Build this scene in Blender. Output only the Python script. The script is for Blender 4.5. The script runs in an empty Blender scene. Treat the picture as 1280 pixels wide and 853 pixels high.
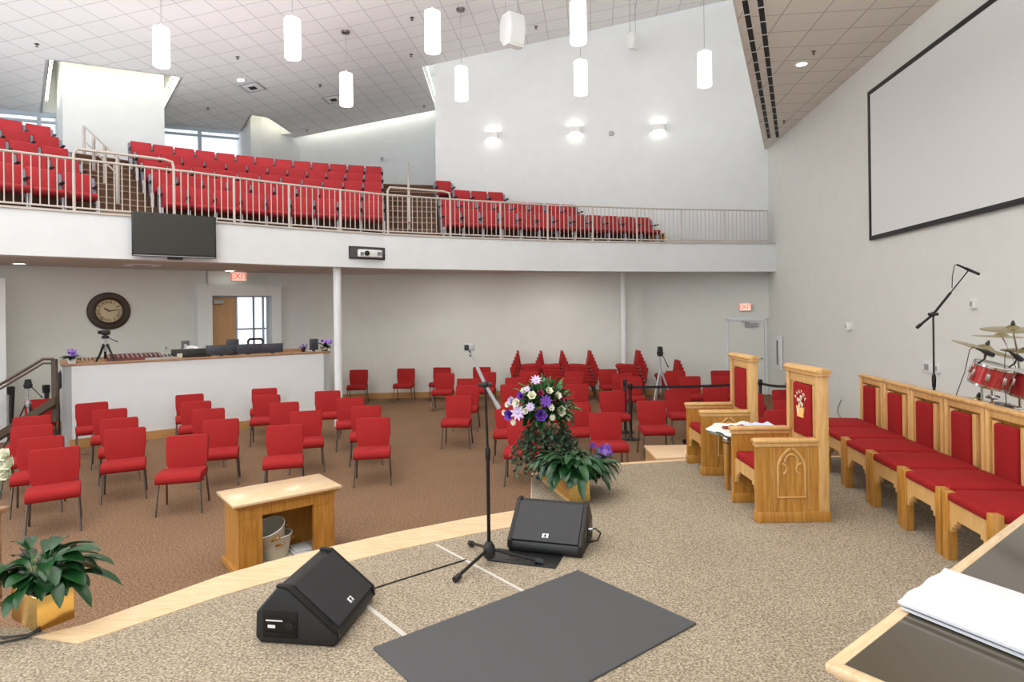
import bpy, bmesh, math, random
from mathutils import Vector, Matrix
from mathutils.geometry import intersect_line_line_2d
random.seed(7)
R = math.radians
sc = bpy.context.scene
C = sc.collection

# ------------------------------------------------------------------ camera, world, exposure
F = 780.0; U0 = 640.0; V0 = 389.0; ROLL = R(0.7); H = 2.4
cam = bpy.data.objects.new('camera', bpy.data.cameras.new('camera'))
C.objects.link(cam); sc.camera = cam
cam.data.sensor_width = 36; cam.data.lens = F / 1280 * 36
cam.data.shift_y = -(426.5 - V0) / 1280
cam.data.clip_start = 0.05; cam.data.clip_end = 200
cam.matrix_world = Matrix.Translation((0, 0, H)) @ Matrix.Rotation(R(90), 4, 'X') @ Matrix.Rotation(-ROLL, 4, 'Z')
w = bpy.data.worlds.new('world'); sc.world = w; w.use_nodes = True
bg = w.node_tree.nodes['Background']
bg.inputs[0].default_value = (0.86, 0.93, 1.0, 1); bg.inputs[1].default_value = 1.5
sc.view_settings.view_transform = 'Standard'; sc.view_settings.look = 'None'
sc.view_settings.exposure = 0.16; sc.view_settings.gamma = 1; sc.view_settings.use_curve_mapping = False

def area(name, loc, rot, sx, sy, power, col):
    l = bpy.data.lights.new(name, 'AREA'); l.shape = 'RECTANGLE'; l.size = sx; l.size_y = sy
    l.energy = power; l.color = col
    o = bpy.data.objects.new(name, l); C.objects.link(o); o.location = loc; o.rotation_euler = rot
    return o
# soft fill areas added out of view, besides the lamps under the balcony
area('stage_fill', (-2, -3, 8.2), (R(38), 0, 0), 9, 3, 420, (1, .98, .94))  # unseen fill added behind the camera, standing in for stage lighting
area('hall_ceiling_fill', (-3, 4.5, 5.6), (R(180), 0, 0), 9, 5, 1300, (1, .98, .96))  # unseen upward fill added to brighten the main ceiling
area('balcony_ceiling_fill', (-8.6, 14.3, 6.4), (R(180), 0, R(30)), 9, 6, 125, (.94, .97, 1))  # second added upward fill, lifts the ceiling over the balcony seats
for _x, _y in ((-8.2, 12.6), (-6.2, 13.4), (-4.6, 14.9), (-1.5, 16.1), (1.2, 16.3), (4.2, 16.6)):
    _l = area('under_balcony_lamp', (_x, _y - (1.1 if _x < -3 else .35), 3.46), (0, 0, 0), .2, .2, 20, (1, .94, .84)); _l.data.shape = 'DISK'
area('daylight_fill', (-17.0, 5.0, 5.2), (R(90), 0, R(-90)), 10, 5, 520, (.86, .93, 1))  # unseen cool fill added at the left, standing in for daylight

# measured photograph point -> point of the hall at a known height or distance
def ray(u, v):
    a, b = u - U0, v - V0
    return ((a * math.cos(ROLL) - b * math.sin(ROLL)) / F, -(a * math.sin(ROLL) + b * math.cos(ROLL)) / F)
def Pz(u, v, z):
    x, s = ray(u, v); y = (z - H) / s
    return Vector((x * y, y, z))
def Py(u, v, y):
    x, s = ray(u, v)
    return Vector((x * y, y, H + s * y))

# ------------------------------------------------------------------ materials
def mat(name, col, rough=.6, metal=0.0, emit=None, es=0, spec=None, alpha=None, bump=0, bscale=80, trans=0):
    m = bpy.data.materials.new(name); m.use_nodes = True
    nt = m.node_tree; b = nt.nodes['Principled BSDF']
    b.inputs['Base Color'].default_value = (*col, 1); b.inputs['Roughness'].default_value = rough
    b.inputs['Metallic'].default_value = metal
    if spec is not None: b.inputs['Specular IOR Level'].default_value = spec
    if emit: b.inputs['Emission Color'].default_value = (*emit, 1); b.inputs['Emission Strength'].default_value = es
    if trans: b.inputs['Transmission Weight'].default_value = trans
    if alpha is not None: b.inputs['Alpha'].default_value = alpha
    # every material is lightly mottled by a procedural noise so no surface is perfectly flat
    tc = nt.nodes.new('ShaderNodeTexCoord'); n = nt.nodes.new('ShaderNodeTexNoise'); n.inputs['Scale'].default_value = bscale
    nt.links.new(tc.outputs['Object'], n.inputs['Vector'])
    mx = nt.nodes.new('ShaderNodeMixRGB'); mx.blend_type = 'MULTIPLY'; mx.inputs[0].default_value = .08
    mx.inputs[1].default_value = (*col, 1); nt.links.new(n.outputs['Fac'], mx.inputs[2])
    if not emit: nt.links.new(mx.outputs[0], b.inputs['Base Color'])
    if bump:
        bp = nt.nodes.new('ShaderNodeBump'); bp.inputs['Strength'].default_value = bump
        nt.links.new(n.outputs['Fac'], bp.inputs['Height']); nt.links.new(bp.outputs[0], b.inputs['Normal'])
    return m
def speckle(name, c1, c2, c3, scale=260, rough=.95):
    m = bpy.data.materials.new(name); m.use_nodes = True; nt = m.node_tree; b = nt.nodes['Principled BSDF']
    b.inputs['Roughness'].default_value = rough; b.inputs['Specular IOR Level'].default_value = .1
    tc = nt.nodes.new('ShaderNodeTexCoord')
    n = nt.nodes.new('ShaderNodeTexNoise'); n.inputs['Scale'].default_value = scale; n.inputs['Detail'].default_value = 3
    nt.links.new(tc.outputs['Object'], n.inputs['Vector'])
    r = nt.nodes.new('ShaderNodeValToRGB'); e = r.color_ramp.elements
    e[0].position = .30; e[0].color = (*c1, 1); e[1].position = .70; e[1].color = (*c3, 1)
    k = e.new(.5); k.color = (*c2, 1)
    nt.links.new(n.outputs['Fac'], r.inputs[0])
    n2 = nt.nodes.new('ShaderNodeTexNoise'); n2.inputs['Scale'].default_value = 1.3; n2.inputs['Detail'].default_value = 4
    nt.links.new(tc.outputs['Object'], n2.inputs['Vector'])
    mx = nt.nodes.new('ShaderNodeMixRGB'); mx.blend_type = 'MULTIPLY'; mx.inputs[0].default_value = .22
    nt.links.new(r.outputs[0], mx.inputs[1]); nt.links.new(n2.outputs['Fac'], mx.inputs[2])
    nt.links.new(mx.outputs[0], b.inputs['Base Color'])
    bp = nt.nodes.new('ShaderNodeBump'); bp.inputs['Strength'].default_value = .15; bp.inputs['Distance'].default_value = .01
    nt.links.new(n.outputs['Fac'], bp.inputs['Height']); nt.links.new(bp.outputs[0], b.inputs['Normal'])
    return m
def wood(name, c1, c2, sc3=(14, 14, 1.2), rough=.35, rotz=0):
    m = bpy.data.materials.new(name); m.use_nodes = True; nt = m.node_tree; b = nt.nodes['Principled BSDF']
    b.inputs['Roughness'].default_value = rough
    tc = nt.nodes.new('ShaderNodeTexCoord'); mp = nt.nodes.new('ShaderNodeMapping')
    mp.inputs['Scale'].default_value = sc3; mp.inputs['Rotation'].default_value = (0, 0, rotz)
    nt.links.new(tc.outputs['Object'], mp.inputs['Vector'])
    n = nt.nodes.new('ShaderNodeTexNoise'); n.inputs['Scale'].default_value = 3; n.inputs['Detail'].default_value = 6
    n.inputs['Distortion'].default_value = .6
    nt.links.new(mp.outputs[0], n.inputs['Vector'])
    r = nt.nodes.new('ShaderNodeValToRGB'); e = r.color_ramp.elements
    e[0].position = .3; e[0].color = (*c1, 1); e[1].position = .7; e[1].color = (*c2, 1)
    nt.links.new(n.outputs['Fac'], r.inputs[0]); nt.links.new(r.outputs[0], b.inputs['Base Color'])
    return m
def tiles(name, col, joint, size, rotz, rough=.9, js=.012):
    m = bpy.data.materials.new(name); m.use_nodes = True; nt = m.node_tree; b = nt.nodes['Principled BSDF']
    b.inputs['Roughness'].default_value = rough; b.inputs['Specular IOR Level'].default_value = .1
    tc = nt.nodes.new('ShaderNodeTexCoord'); mp = nt.nodes.new('ShaderNodeMapping'); mp.vector_type = 'TEXTURE'
    mp.inputs['Rotation'].default_value = (0, 0, rotz)
    nt.links.new(tc.outputs['Object'], mp.inputs['Vector'])
    br = nt.nodes.new('ShaderNodeTexBrick'); br.offset = 0; br.squash = 1
    br.inputs['Scale'].default_value = 1; br.inputs['Brick Width'].default_value = size; br.inputs['Row Height'].default_value = size
    br.inputs['Mortar Size'].default_value = js; br.inputs['Mortar Smooth'].default_value = .3
    c2 = tuple(x * .97 for x in col)
    br.inputs['Color1'].default_value = (*col, 1); br.inputs['Color2'].default_value = (*c2, 1); br.inputs['Mortar'].default_value = (*joint, 1)
    nt.links.new(mp.outputs[0], br.inputs['Vector']); nt.links.new(br.outputs['Color'], b.inputs['Base Color'])
    return m

WALL = mat('wall_paint', (.78, .785, .735), .85, bscale=3, spec=.2)
WALLW = mat('white_paint', (.80, .82, .82), .85, bscale=3, spec=.2)
CEIL = tiles('ceiling_tile', (.86, .85, .845), (.54, .53, .53), .61, R(-7.5), js=.011)
SOFT = tiles('soffit_tile', (.82, .78, .71), (.50, .47, .42), .61, R(-6.3), js=.011)
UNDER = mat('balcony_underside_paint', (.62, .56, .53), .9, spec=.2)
CARPET = speckle('brown_carpet', (.12, .068, .040), (.245, .145, .085), (.42, .275, .175), 62)
STAGEC = speckle('tan_stage_carpet', (.16, .13, .098), (.365, .30, .215), (.62, .52, .395), 84)
TIERC = speckle('tier_carpet', (.10, .055, .036), (.16, .09, .06), (.23, .14, .10))
NOSE = mat('step_nosing', (.33, .20, .13), .6)
MAPLE = wood('maple_trim', (.66, .44, .24), (.80, .58, .36), (2, 14, 14), .4, R(40))
MAPLET = wood('maple_table_top', (.66, .46, .26), (.78, .58, .36), (2, 16, 14), .25)
OAK = wood('honey_oak', (.37, .15, .020), (.55, .27, .055), (14, 14, 1.2), .33)
OAKL = wood('light_oak_edge', (.56, .30, .095), (.70, .43, .17), (10, 10, 1.5), .35)
DOORW = wood('door_oak', (.50, .28, .12), (.60, .36, .17), (12, 12, .8), .4)
DARKW = wood('dark_counter_wood', (.30, .16, .08), (.44, .25, .13), (6, 6, 6), .4)
BASEW = wood('baseboard_oak', (.46, .24, .08), (.60, .34, .13), (2, 2, 20), .4)
RED = mat('red_chair_fabric', (.36, .017, .017), .82, bump=.15, bscale=500, spec=.25)
REDV = mat('red_seat_velvet', (.30, .012, .013), .9, bump=.1, bscale=400, spec=.2)
REDT = mat('theatre_seat_fabric', (.47, .042, .048), .85, bscale=300, spec=.2)
STEEL = mat('dark_nickel_tube', (.20, .17, .15), .3, .9)
RAILM = mat('beige_painted_metal', (.58, .52, .46), .45)
RAILD = mat('bronze_rail', (.11, .08, .055), .4, .5)
BLACK = mat('black_plastic', (.012, .012, .013), .45)
BLACKM = mat('black_metal', (.02, .018, .017), .35, .6)
GRILLE = mat('speaker_grille', (.030, .030, .033), .5, .3, bump=.9, bscale=420)
CHROME = mat('chrome', (.78, .78, .78), .15, 1)
SILVER = mat('grey_plastic', (.42, .42, .43), .4, .3)
GREYP = mat('grey_seat_panel', (.22, .22, .27), .5)
LEGW = mat('pale_metal_leg', (.68, .68, .72), .4, .2)
WHITE = mat('white_plastic', (.85, .85, .84), .4)
MATR = mat('rubber_mat', (.075, .075, .078), .6, bump=.3, bscale=160)
SCREEN = mat('projection_screen', (.80, .805, .79), .8, spec=.1)
TVS = mat('tv_panel', (.035, .032, .026), .22)
MONS = mat('monitor_back', (.045, .048, .065), .35)
BRASS = mat('polished_brass', (.85, .62, .22), .16, 1)
LEAF = mat('dark_green_leaf', (.012, .065, .016), .3, bscale=12)
LEAF2 = mat('mid_green_leaf', (.06, .20, .05), .45, bscale=12)
LEAF3 = mat('grey_green_leaf', (.055, .11, .055), .55, bscale=12)
CREAM = mat('cream_petal', (.86, .84, .66), .6)
LILAC = mat('lilac_petal', (.62, .50, .72), .6)
PURPLE = mat('purple_petal', (.16, .05, .42), .6)
VIOLET = mat('violet_petal', (.40, .22, .72), .6)
MAGENTA = mat('burgundy_petal', (.30, .02, .08), .6)
GLASS = mat('table_glass', (.55, .72, .66), .03, trans=.9, spec=.5)
GLASSV = mat('clear_glass', (.85, .9, .88), .05, trans=.95)
SMOKE = mat('smoked_glass', (.085, .07, .048), .09, spec=.7)
CLOTH = mat('white_cloth', (.70, .70, .72), .9, bump=.2, bscale=30)
LINEN = mat('cream_lace_cloth', (.84, .82, .72), .9, bump=.6, bscale=60)
BUCKET = mat('beige_enamel', (.60, .55, .44), .4)
LAMP = mat('lit_pendant_glass', (1, 1, 1), .4, emit=(1, .965, .90), es=3.2)
BULB = mat('lit_lamp', (1, 1, 1), .4, emit=(1, .95, .85), es=30)
COVE = mat('lit_cove_tube', (1, 1, 1), .4, emit=(1, .93, .72), es=9)
DOWN = mat('lit_downlight', (1, 1, 1), .4, emit=(1, .97, .9), es=7)
EXITW = mat('exit_sign_face', (.95, .6, .5), .4, emit=(1, .52, .42), es=.75)
EXITR = mat('exit_letters', (.9, .05, .02), .4, emit=(1, .06, .02), es=.9)
CLOCKD = mat('clock_rim', (.050, .030, .020), .5, .0, bump=.8, bscale=40)
CLOCKF = mat('clock_face', (.66, .54, .34), .6, bscale=20)
INK = mat('brown_ink', (.07, .04, .025), .7)
GOLD = mat('gold_embroidery', (.90, .58, .17), .6)
PALEG = mat('pale_gold_thread', (.92, .85, .62), .6)
BRZ = mat('cymbal_bronze', (.50, .43, .24), .3, .9)
DRUMR = wood('red_drum_shell', (.30, .02, .02), (.50, .05, .045), (20, 20, 2), .15)
TAPE = mat('floor_tape', (.60, .56, .50), .6)
DUCT = mat('slot_dark', (.012, .010, .008), .7)
GREYW = mat('window_frame_grey', (.45, .52, .60), .5)
BELT = mat('black_belt', (.012, .012, .014), .7)
PAPER = mat('paper', (.88, .88, .88), .8)
NAVY = mat('navy_cloth', (.03, .04, .12), .9)
TERRA = mat('soil', (.05, .03, .02), .9)
WICKER = mat('wicker', (.60, .44, .22), .8, bump=.8, bscale=60)

# ------------------------------------------------------------------ mesh building
class MB:
    def __init__(s): s.bm = bmesh.new(); s.M = Matrix()
    def _add(s, vs, fs):
        v = [s.bm.verts.new(s.M @ Vector(p)) for p in vs]
        out = []
        for f in fs:
            try: out.append(s.bm.faces.new([v[i] for i in f]))
            except ValueError: pass
        return v, out
    def box(s, x0, x1, y0, y1, z0, z1, bev=0, seg=2):
        vs = [(x0,y0,z0),(x1,y0,z0),(x1,y1,z0),(x0,y1,z0),(x0,y0,z1),(x1,y0,z1),(x1,y1,z1),(x0,y1,z1)]
        v, f = s._add(vs, [(0,3,2,1),(4,5,6,7),(0,1,5,4),(1,2,6,5),(2,3,7,6),(3,0,4,7)])
        if bev:
            es = set(e for q in f for e in q.edges)
            bmesh.ops.bevel(s.bm, geom=list(es), offset=bev, segments=seg, profile=.5, affect='EDGES')
        return s
    def prism(s, pts, z0, z1, bev=0, seg=2):
        n = len(pts)
        vs = [(p[0], p[1], z0) for p in pts] + [(p[0], p[1], z1) for p in pts]
        fs = [tuple(range(n - 1, -1, -1)), tuple(range(n, 2 * n))] + [(i, (i + 1) % n, n + (i + 1) % n, n + i) for i in range(n)]
        v, f = s._add(vs, fs)
        if bev:
            es = set(e for q in f for e in q.edges)
            bmesh.ops.bevel(s.bm, geom=list(es), offset=bev, segments=seg, profile=.5, affect='EDGES')
        return s
    def prismx(s, pts, x0, x1, bev=0, seg=2):      # outline in (y,z), extruded along x
        M = s.M.copy(); s.M = M @ Matrix(((0,0,1,0),(1,0,0,0),(0,1,0,0),(0,0,0,1)))
        s.prism(pts, x0, x1, bev, seg); s.M = M; return s
    def prismy(s, pts, y0, y1, bev=0, seg=2):      # outline in (x,z), extruded along y
        M = s.M.copy(); s.M = M @ Matrix(((1,0,0,0),(0,0,-1,0),(0,1,0,0),(0,0,0,1)))
        s.prism(pts, -y1, -y0, bev, seg); s.M = M; return s
    def tube(s, path, r, n=8, closed=False):
        path = [Vector(p) for p in path]; k = len(path)
        rr = r if isinstance(r, (list, tuple)) else [r] * k
        rings = []
        up = Vector((0, 0, 1))
        t0 = (path[1] - path[0]).normalized()
        a = t0.cross(up) if abs(t0.z) < .95 else t0.cross(Vector((1, 0, 0)))
        a.normalize()
        for i, p in enumerate(path):
            if closed: t = path[(i + 1) % k] - path[i - 1]
            elif i == 0: t = path[1] - p
            elif i == k - 1: t = p - path[i - 1]
            else: t = (path[i + 1] - p).normalized() + (p - path[i - 1]).normalized()
            if t.length < 1e-9: t = t0
            t.normalize(); a = a - t * a.dot(t)
            if a.length < 1e-6: a = t.orthogonal()
            a.normalize(); b = t.cross(a)
            rings.append([s.bm.verts.new(s.M @ (p + (a * math.cos(2*math.pi*j/n) + b * math.sin(2*math.pi*j/n)) * rr[i])) for j in range(n)])
        m = k if closed else k - 1
        for i in range(m):
            A, B = rings[i], rings[(i + 1) % k]
            for j in range(n): s.bm.faces.new((A[j], A[(j+1)%n], B[(j+1)%n], B[j]))
        if not closed:
            s.bm.faces.new(rings[0][::-1]); s.bm.faces.new(rings[-1])
        return s
    def lathe(s, prof, n=24, M2=None, cap=True):
        M = s.M.copy()
        if M2 is not None: s.M = M @ M2
        rings = []
        for r, z in prof:
            rings.append([s.bm.verts.new(s.M @ Vector((max(r, 1e-4) * math.cos(2*math.pi*j/n), max(r, 1e-4) * math.sin(2*math.pi*j/n), z))) for j in range(n)])
        for A, B in zip(rings, rings[1:]):
            for j in range(n): s.bm.faces.new((A[j], A[(j+1)%n], B[(j+1)%n], B[j]))
        if cap:
            s.bm.faces.new(rings[0][::-1]); s.bm.faces.new(rings[-1])
        s.M = M; return s
    def ball(s, c, r, seg=12, sz=1):
        prof = [(r * math.sin(math.pi * i / 8), c[2] + -r * sz * math.cos(math.pi * i / 8)) for i in range(9)]
        return s.lathe(prof, seg, Matrix.Translation((c[0], c[1], 0)))
    def poly(s, pts):
        s._add(pts, [tuple(range(len(pts)))]); return s
    def wallp(s, pts, th, z0, z1):                 # thick wall along a plan polyline (thickness to the left of travel)
        n = len(pts); P = [Vector(p) for p in pts]; off = []
        for i in range(n):
            d = []
            if i > 0: d.append((P[i] - P[i-1]).normalized())
            if i < n - 1: d.append((P[i+1] - P[i]).normalized())
            nn = [Vector((-q.y, q.x)) for q in d]; m = sum(nn, Vector((0, 0))).normalized()
            off.append(P[i] + m * th / max(.3, m.dot(nn[0])))
        return s.prism([tuple(p) for p in P[::-1]] + [tuple(p) for p in off], z0, z1)
def obj(name, mb, m, parent=None, smooth=True, ang=35, kind=None):
    me = bpy.data.meshes.new(name); bmesh.ops.recalc_face_normals(mb.bm, faces=mb.bm.faces[:]); mb.bm.to_mesh(me); mb.bm.free()
    if smooth:
        me.polygons.foreach_set('use_smooth', [True] * len(me.polygons)); me.set_sharp_from_angle(angle=R(ang))
    o = bpy.data.objects.new(name, me); C.objects.link(o); me.materials.append(m)
    if parent: o.parent = parent
    if kind: o['kind'] = kind
    return o
def struct(name, mb, m, parent=None):
    o = obj(name, mb, m, parent, smooth=False)
    if not parent: o['kind'] = 'structure'
    return o
def tag(o, label, cat, group=None):
    o['label'] = label; o['category'] = cat
    if group: o['group'] = group
    return o
def thing(name, label, cat, loc=(0,0,0), rz=0, group=None):
    o = bpy.data.objects.new(name, None); C.objects.link(o); o.location = loc; o.rotation_euler = (0, 0, rz)
    o.empty_display_size = .1
    return tag(o, label, cat, group)
def dup(root, loc, rz, label, group=None, tilt=None):
    r = root.copy(); C.objects.link(r); r.location = loc
    r.rotation_euler = (tilt[0], tilt[1], rz) if tilt else (0, 0, rz)
    r['label'] = label
    if group: r['group'] = group
    for ch in list(root.children):
        c = ch.copy(); C.objects.link(c); c.parent = r
        for g in ch.children:
            d = g.copy(); C.objects.link(d); d.parent = c
    return r
def text(name, body, size, m, parent, M, ext=.002):
    cu = bpy.data.curves.new(name, 'FONT'); cu.body = body; cu.size = size; cu.extrude = ext
    cu.align_x = 'CENTER'; cu.align_y = 'CENTER'
    t = bpy.data.objects.new(name, cu); C.objects.link(t)
    dg = bpy.context.evaluated_depsgraph_get(); dg.update()
    me = bpy.data.meshes.new_from_object(t.evaluated_get(dg)); bpy.data.objects.remove(t)
    me.transform(M); me.materials.clear(); me.materials.append(m); me.name = name
    o = bpy.data.objects.new(name, me); C.objects.link(o)
    if parent: o.parent = parent
    return o

# ------------------------------------------------------------------ the hall: key lines
def ceilz(x, y): return 10.70 + .126 * x - .03 * y
def rwx(y): return 5.22 + .11 * y                                    # right wall
def uwy(x): return 17.75 - .165 * (x - 3.92)                        # upper back wall
BZ = 4.10; UZ = 3.47; TR = .44                                      # balcony floor, ceiling under it, rise per tier
FAS = [(-9.9, 8.0), (-8.9, 8.75), (-7.9, 9.62), (-6.93, 10.42), (-5.75, 11.3), (-4.5, 12.42), (-2.80, 13.65), (-1.9, 14.1), (-.73, 14.62), (1.19, 15.38), (3.94, 16.1), (6.9, 16.62), (7.1, 16.65)]
WA = Vector((-10.6, 12.6)); WD = Vector((3.2, 2.7)).normalized(); WN = Vector((WD.y, -WD.x))   # clock wall (faces WN)

# floors
m = MB(); m.box(-22, 8, -3, 26, -.1, 0); struct('floor', m, CARPET)
# stage: the front edge curves, then is notched back beside the plants
arc = [(-2.6, 3.14), (-2.33, 3.42), (-2.1, 3.82), (-1.912, 4.098), (-1.306, 4.557), (-.893, 4.859), (-.42, 5.12), (.082, 5.365)]
arc = [(-2.56, 3.31), (-2.379, 3.43), (-1.912, 4.06), (-1.62, 4.33), (-1.306, 4.557), (-.893, 4.83), (-.42, 5.10), (.14, 5.375)]
inn = [(-2.27, 3.235), (-1.764, 3.776), (-1.5, 4.0), (-1.2, 4.215), (-.828, 4.47), (-.36, 4.74), (.14, 4.98)]
back = [(.18, 6.523), (.912, 6.86), (1.951, 7.067), (3.7, 7.12), (rwx(7.2), 7.15)]
stage = arc + back + [(rwx(-3), -3), (-5, -3), (-5, 3.75), (-2.60, 3.42)]
m = MB(); m.prism(stage, 0, .685); struct('trim_1', m, MAPLE)
st = inn + [(.18, 6.44), (.92, 6.78), (1.95, 6.985), (3.7, 7.04), (rwx(7.1), 7.07), (rwx(-3), -3), (-4.95, -3), (-4.95, 3.72), (-2.62, 3.40)]
m = MB(); m.prism(st, .60, .70); struct('floor_stage', m, STAGEC)
m = MB(); m.prism(arc + [(.14, 4.98)] + inn[::-1][1:], .685, .704); struct('trim_2', m, MAPLE)
bi = [(.18, 6.44), (.92, 6.78), (1.95, 6.985), (3.7, 7.04), (rwx(7.1), 7.07)]
m = MB(); m.prism(bi + back[::-1], .685, .704); struct('trim_3', m, MAPLE)
# right wall
m = MB(); m.prism([(rwx(-3), -3), (rwx(26), 26), (rwx(26) + .2, 26), (rwx(-3) + .2, -3)], 0, 12.5); struct('wall_right', m, WALL)
# lower back wall with the door, clock wall, portal
LW = [(-5.5, 16.9), (-4.0, 17.42), (-2.25, 17.53), (2.16, 17.6), (4.4, 17.5), (5.93, 17.38)]
def wall(name, pts, z0, z1, mt=WALL, th=.2):
    m = MB(); m.wallp(pts, th, z0, z1); return struct(name, m, mt)
wall('wall_back', LW + [(7.4, 17.28)], 0, UZ + .02)
pa = WA - WD * 5; dA = 4.15; dB = 5.60                        # door opening along the clock wall
wall('wall_left', [tuple(pa), tuple(WA + WD * dA)], 0, UZ)
wall('wall_left_end', [tuple(WA + WD * dB), (-5.5, 16.9)], 0, UZ, WALLW)
# portal round the double door
PF = WN * .35
def pw(t, off=0): return tuple(WA + WD * t + WN * off)
m = MB()
m.prism([pw(3.82), pw(4.15), pw(4.15, .35), pw(3.82, .35)], 0, 3.13)
m.prism([pw(5.56), pw(5.80), pw(5.80, .35), pw(5.56, .35)], 0, 3.13)
m.prism([pw(4.15), pw(5.56), pw(5.56, .35), pw(4.15, .35)], 2.86, 3.13)
struct('trim_4', m, WALLW)
m = MB(); m.prism([pw(4.1, -.2), pw(5.65, -.2), pw(5.65, 0), pw(4.1, 0)], 2.86, UZ); struct('wall_left_over_door', m, WALL)
# white pier at the far left under the balcony
m = MB(); a = Pz(10, 560, 0)
m.prism([(-9.74, 12.0), (-9.86, 12.15), (-13.1, 9.4), (-13.0, 9.25)], 0, 3.15); struct('wall_left_pier', m, WALLW)
# booth floor
# ceiling under the balcony, fascia, balcony deck
under = [(x + .05, y + .05) for x, y in FAS] + [(7.5, 17.6), (-5, 17.8), (-12.5, 11.6), (-15, 9), (-11.5, 7)]
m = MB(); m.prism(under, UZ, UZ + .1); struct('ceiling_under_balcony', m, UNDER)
def inset(pts, d):
    out = []
    for i, p in enumerate(pts):
        a = Vector(pts[max(0, i-1)]); b = Vector(pts[min(len(pts)-1, i+1)]); t = (b - a).normalized()
        out.append((p[0] - t.y * d, p[1] + t.x * d))
    return out
m = MB(); m.prism(FAS + inset(FAS, .3)[::-1], 3.37, BZ); struct('wall_balcony_front', m, WALLW)
m = MB(); m.prism(inset(FAS, -.03) + inset(FAS, .12)[::-1], BZ, BZ + .035); struct('trim_5', m, RAILM)
deck = inset(FAS, .28)
backpts = [(7.25, 17.3), (-2.24, 18.8), (-2.6, 22.4), (-8.0, 23.2), (-14.58, 17.86), (-18, 15), (-12, 7)]
m = MB(); m.prism(deck + backpts, UZ + .1, BZ); struct('floor_balcony', m, TIERC)
# tiers of the balcony
CC = Vector((-.86, 4.57)); RK = [9.72, 10.78, 11.85, 12.85, 13.85]
def rfac(th): return .99 + .035 * (128.3 - th) / 26.3
def polar(th, r): r *= rfac(th); return (CC.x + r * math.cos(R(th)), CC.y + r * math.sin(R(th)))
RB0 = Vector((-1.72, 15.40)); RBD = Vector((5.64, 2.0)).normalized(); RBN = Vector((-RBD.y, RBD.x))
def rblk(s, k): return RB0 + RBD * s + RBN * (1.0 * k)
tb = [(-2.24, 18.8), (-2.6, 22.4), (-8.0, 23.2), (-14.58, 17.86)]
def hit_wall(k, off):
    s = 0
    while s < 9:
        p = rblk(s, k) + RBN * off
        if p.y > uwy(p.x) + .05: return s
        s += .05
    return s
def tier_front(k, off=-.72, th0=158):
    pts = [polar(t, RK[k] + off) for t in range(th0, 101, -4)]
    pts.append(polar(101, RK[k] + off))
    s1 = hit_wall(k, off)
    p0 = rblk(-.35, k) + RBN * off; p1 = rblk(s1, k) + RBN * off
    return pts + ([tuple(p0), tuple(p1)] if s1 > .2 else [(-2.24, uwy(-2.24) + .02)])
for k in range(1, 5):
    f = tier_front(k)
    m = MB(); m.prism(f + [(max(f[-1][0], -2.2), f[-1][1] + .05)] + tb, BZ + TR * (k - 1), BZ + TR * k); struct('floor_tier_%d' % k, m, TIERC)
f = [polar(t, RK[4] + .42) for t in range(158, 101, -4)] + [polar(101, RK[4] + .42), (-2.4, 19.2)]
m = MB(); m.prism(f + tb[1:], BZ + TR * 4, BZ + TR * 5); struct('floor_cross_aisle', m, TIERC)
# half steps in the two aisles
def aisle(th0, th1, n):
    for k in range(1, 6):
        z = BZ + TR * (k - 1); off = -.72 if k < 5 else .42 + (RK[4] - RK[4])
        rk = RK[k] if k < 5 else RK[4]
        fr = rk + off
        m = MB(); m.prism([polar(th0, fr - .38), polar(th1, fr - .38), polar(th1, fr + .02), polar(th0, fr + .02)], z, z + TR / 2)
        o = struct('floor_step_%d_%d' % (n, k), m, TIERC)
        m = MB()
        for q, zz in ((fr - .38, z + TR / 2), (fr, z + TR)):
            m.prism([polar(th0, q - .012), polar(th1, q - .012), polar(th1, q + .05), polar(th0, q + .05)], zz - .02, zz + .006)
        struct('trim_nosing_%d_%d' % (n, k), m, NOSE)
aisle(134.4, 128.7, 1); aisle(101.6, 95.2, 2)

# upper walls
UW = [(-2.24, uwy(-2.24)), (7.35, uwy(7.35))]
wall('wall_upper_back', UW[::1], UZ + .1, 12.2, WALLW)
wall('wall_upper_return', [(-2.42, 22.95), (-2.24, uwy(-2.24) + .02)][::1], BZ, 12.2, WALLW, -.15) if False else None
m = MB(); m.prism([(-2.24, uwy(-2.24)), (-2.04, uwy(-2.24) + .1), (-2.04, 23.2), (-2.24, 23.2)], BZ, 12.3); struct('wall_upper_return', m, WALLW)
COR = Vector((-8.02, 23.35)); E1 = Vector((.988, -.153)); WD2 = Vector((.77, .64)).normalized(); WN2 = Vector((-WD2.y, WD2.x))
off = Vector((.05, .38))
m = MB(); a = COR + off; b = a + E1 * 6.4
m.prism([tuple(a), tuple(b), (b.x, b.y + .2), (a.x - .2, a.y + .2)], BZ, 11.2); struct('wall_recess', m, WALLW)
# pier wall beside the corner
p1 = Vector((-8.98, 21.62)); p2 = Vector((-8.74, 21.95))
m = MB(); m.prism([tuple(p1), tuple(p2), tuple(COR + off), (COR.x - .3, COR.y + .7), (-9.8, 22.4), (-9.6, 22.1)], BZ, 10.9); struct('wall_recess_pier', m, WALLW)
# window wall
W0 = Vector((-20.2, 13.1)); W1 = Vector((-9.52, 22.02)); WL = (W1 - W0).length; wd = (W1 - W0).normalized(); wn = Vector((wd.y, -wd.x))
def ww(t, o=0): q = W0 + wd * t + wn * o; return (q.x, q.y)
m = MB(); m.prism([ww(0), ww(WL), ww(WL, -.2), ww(0, -.2)], UZ, 6.5); struct('wall_window_base', m, WALLW)
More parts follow.
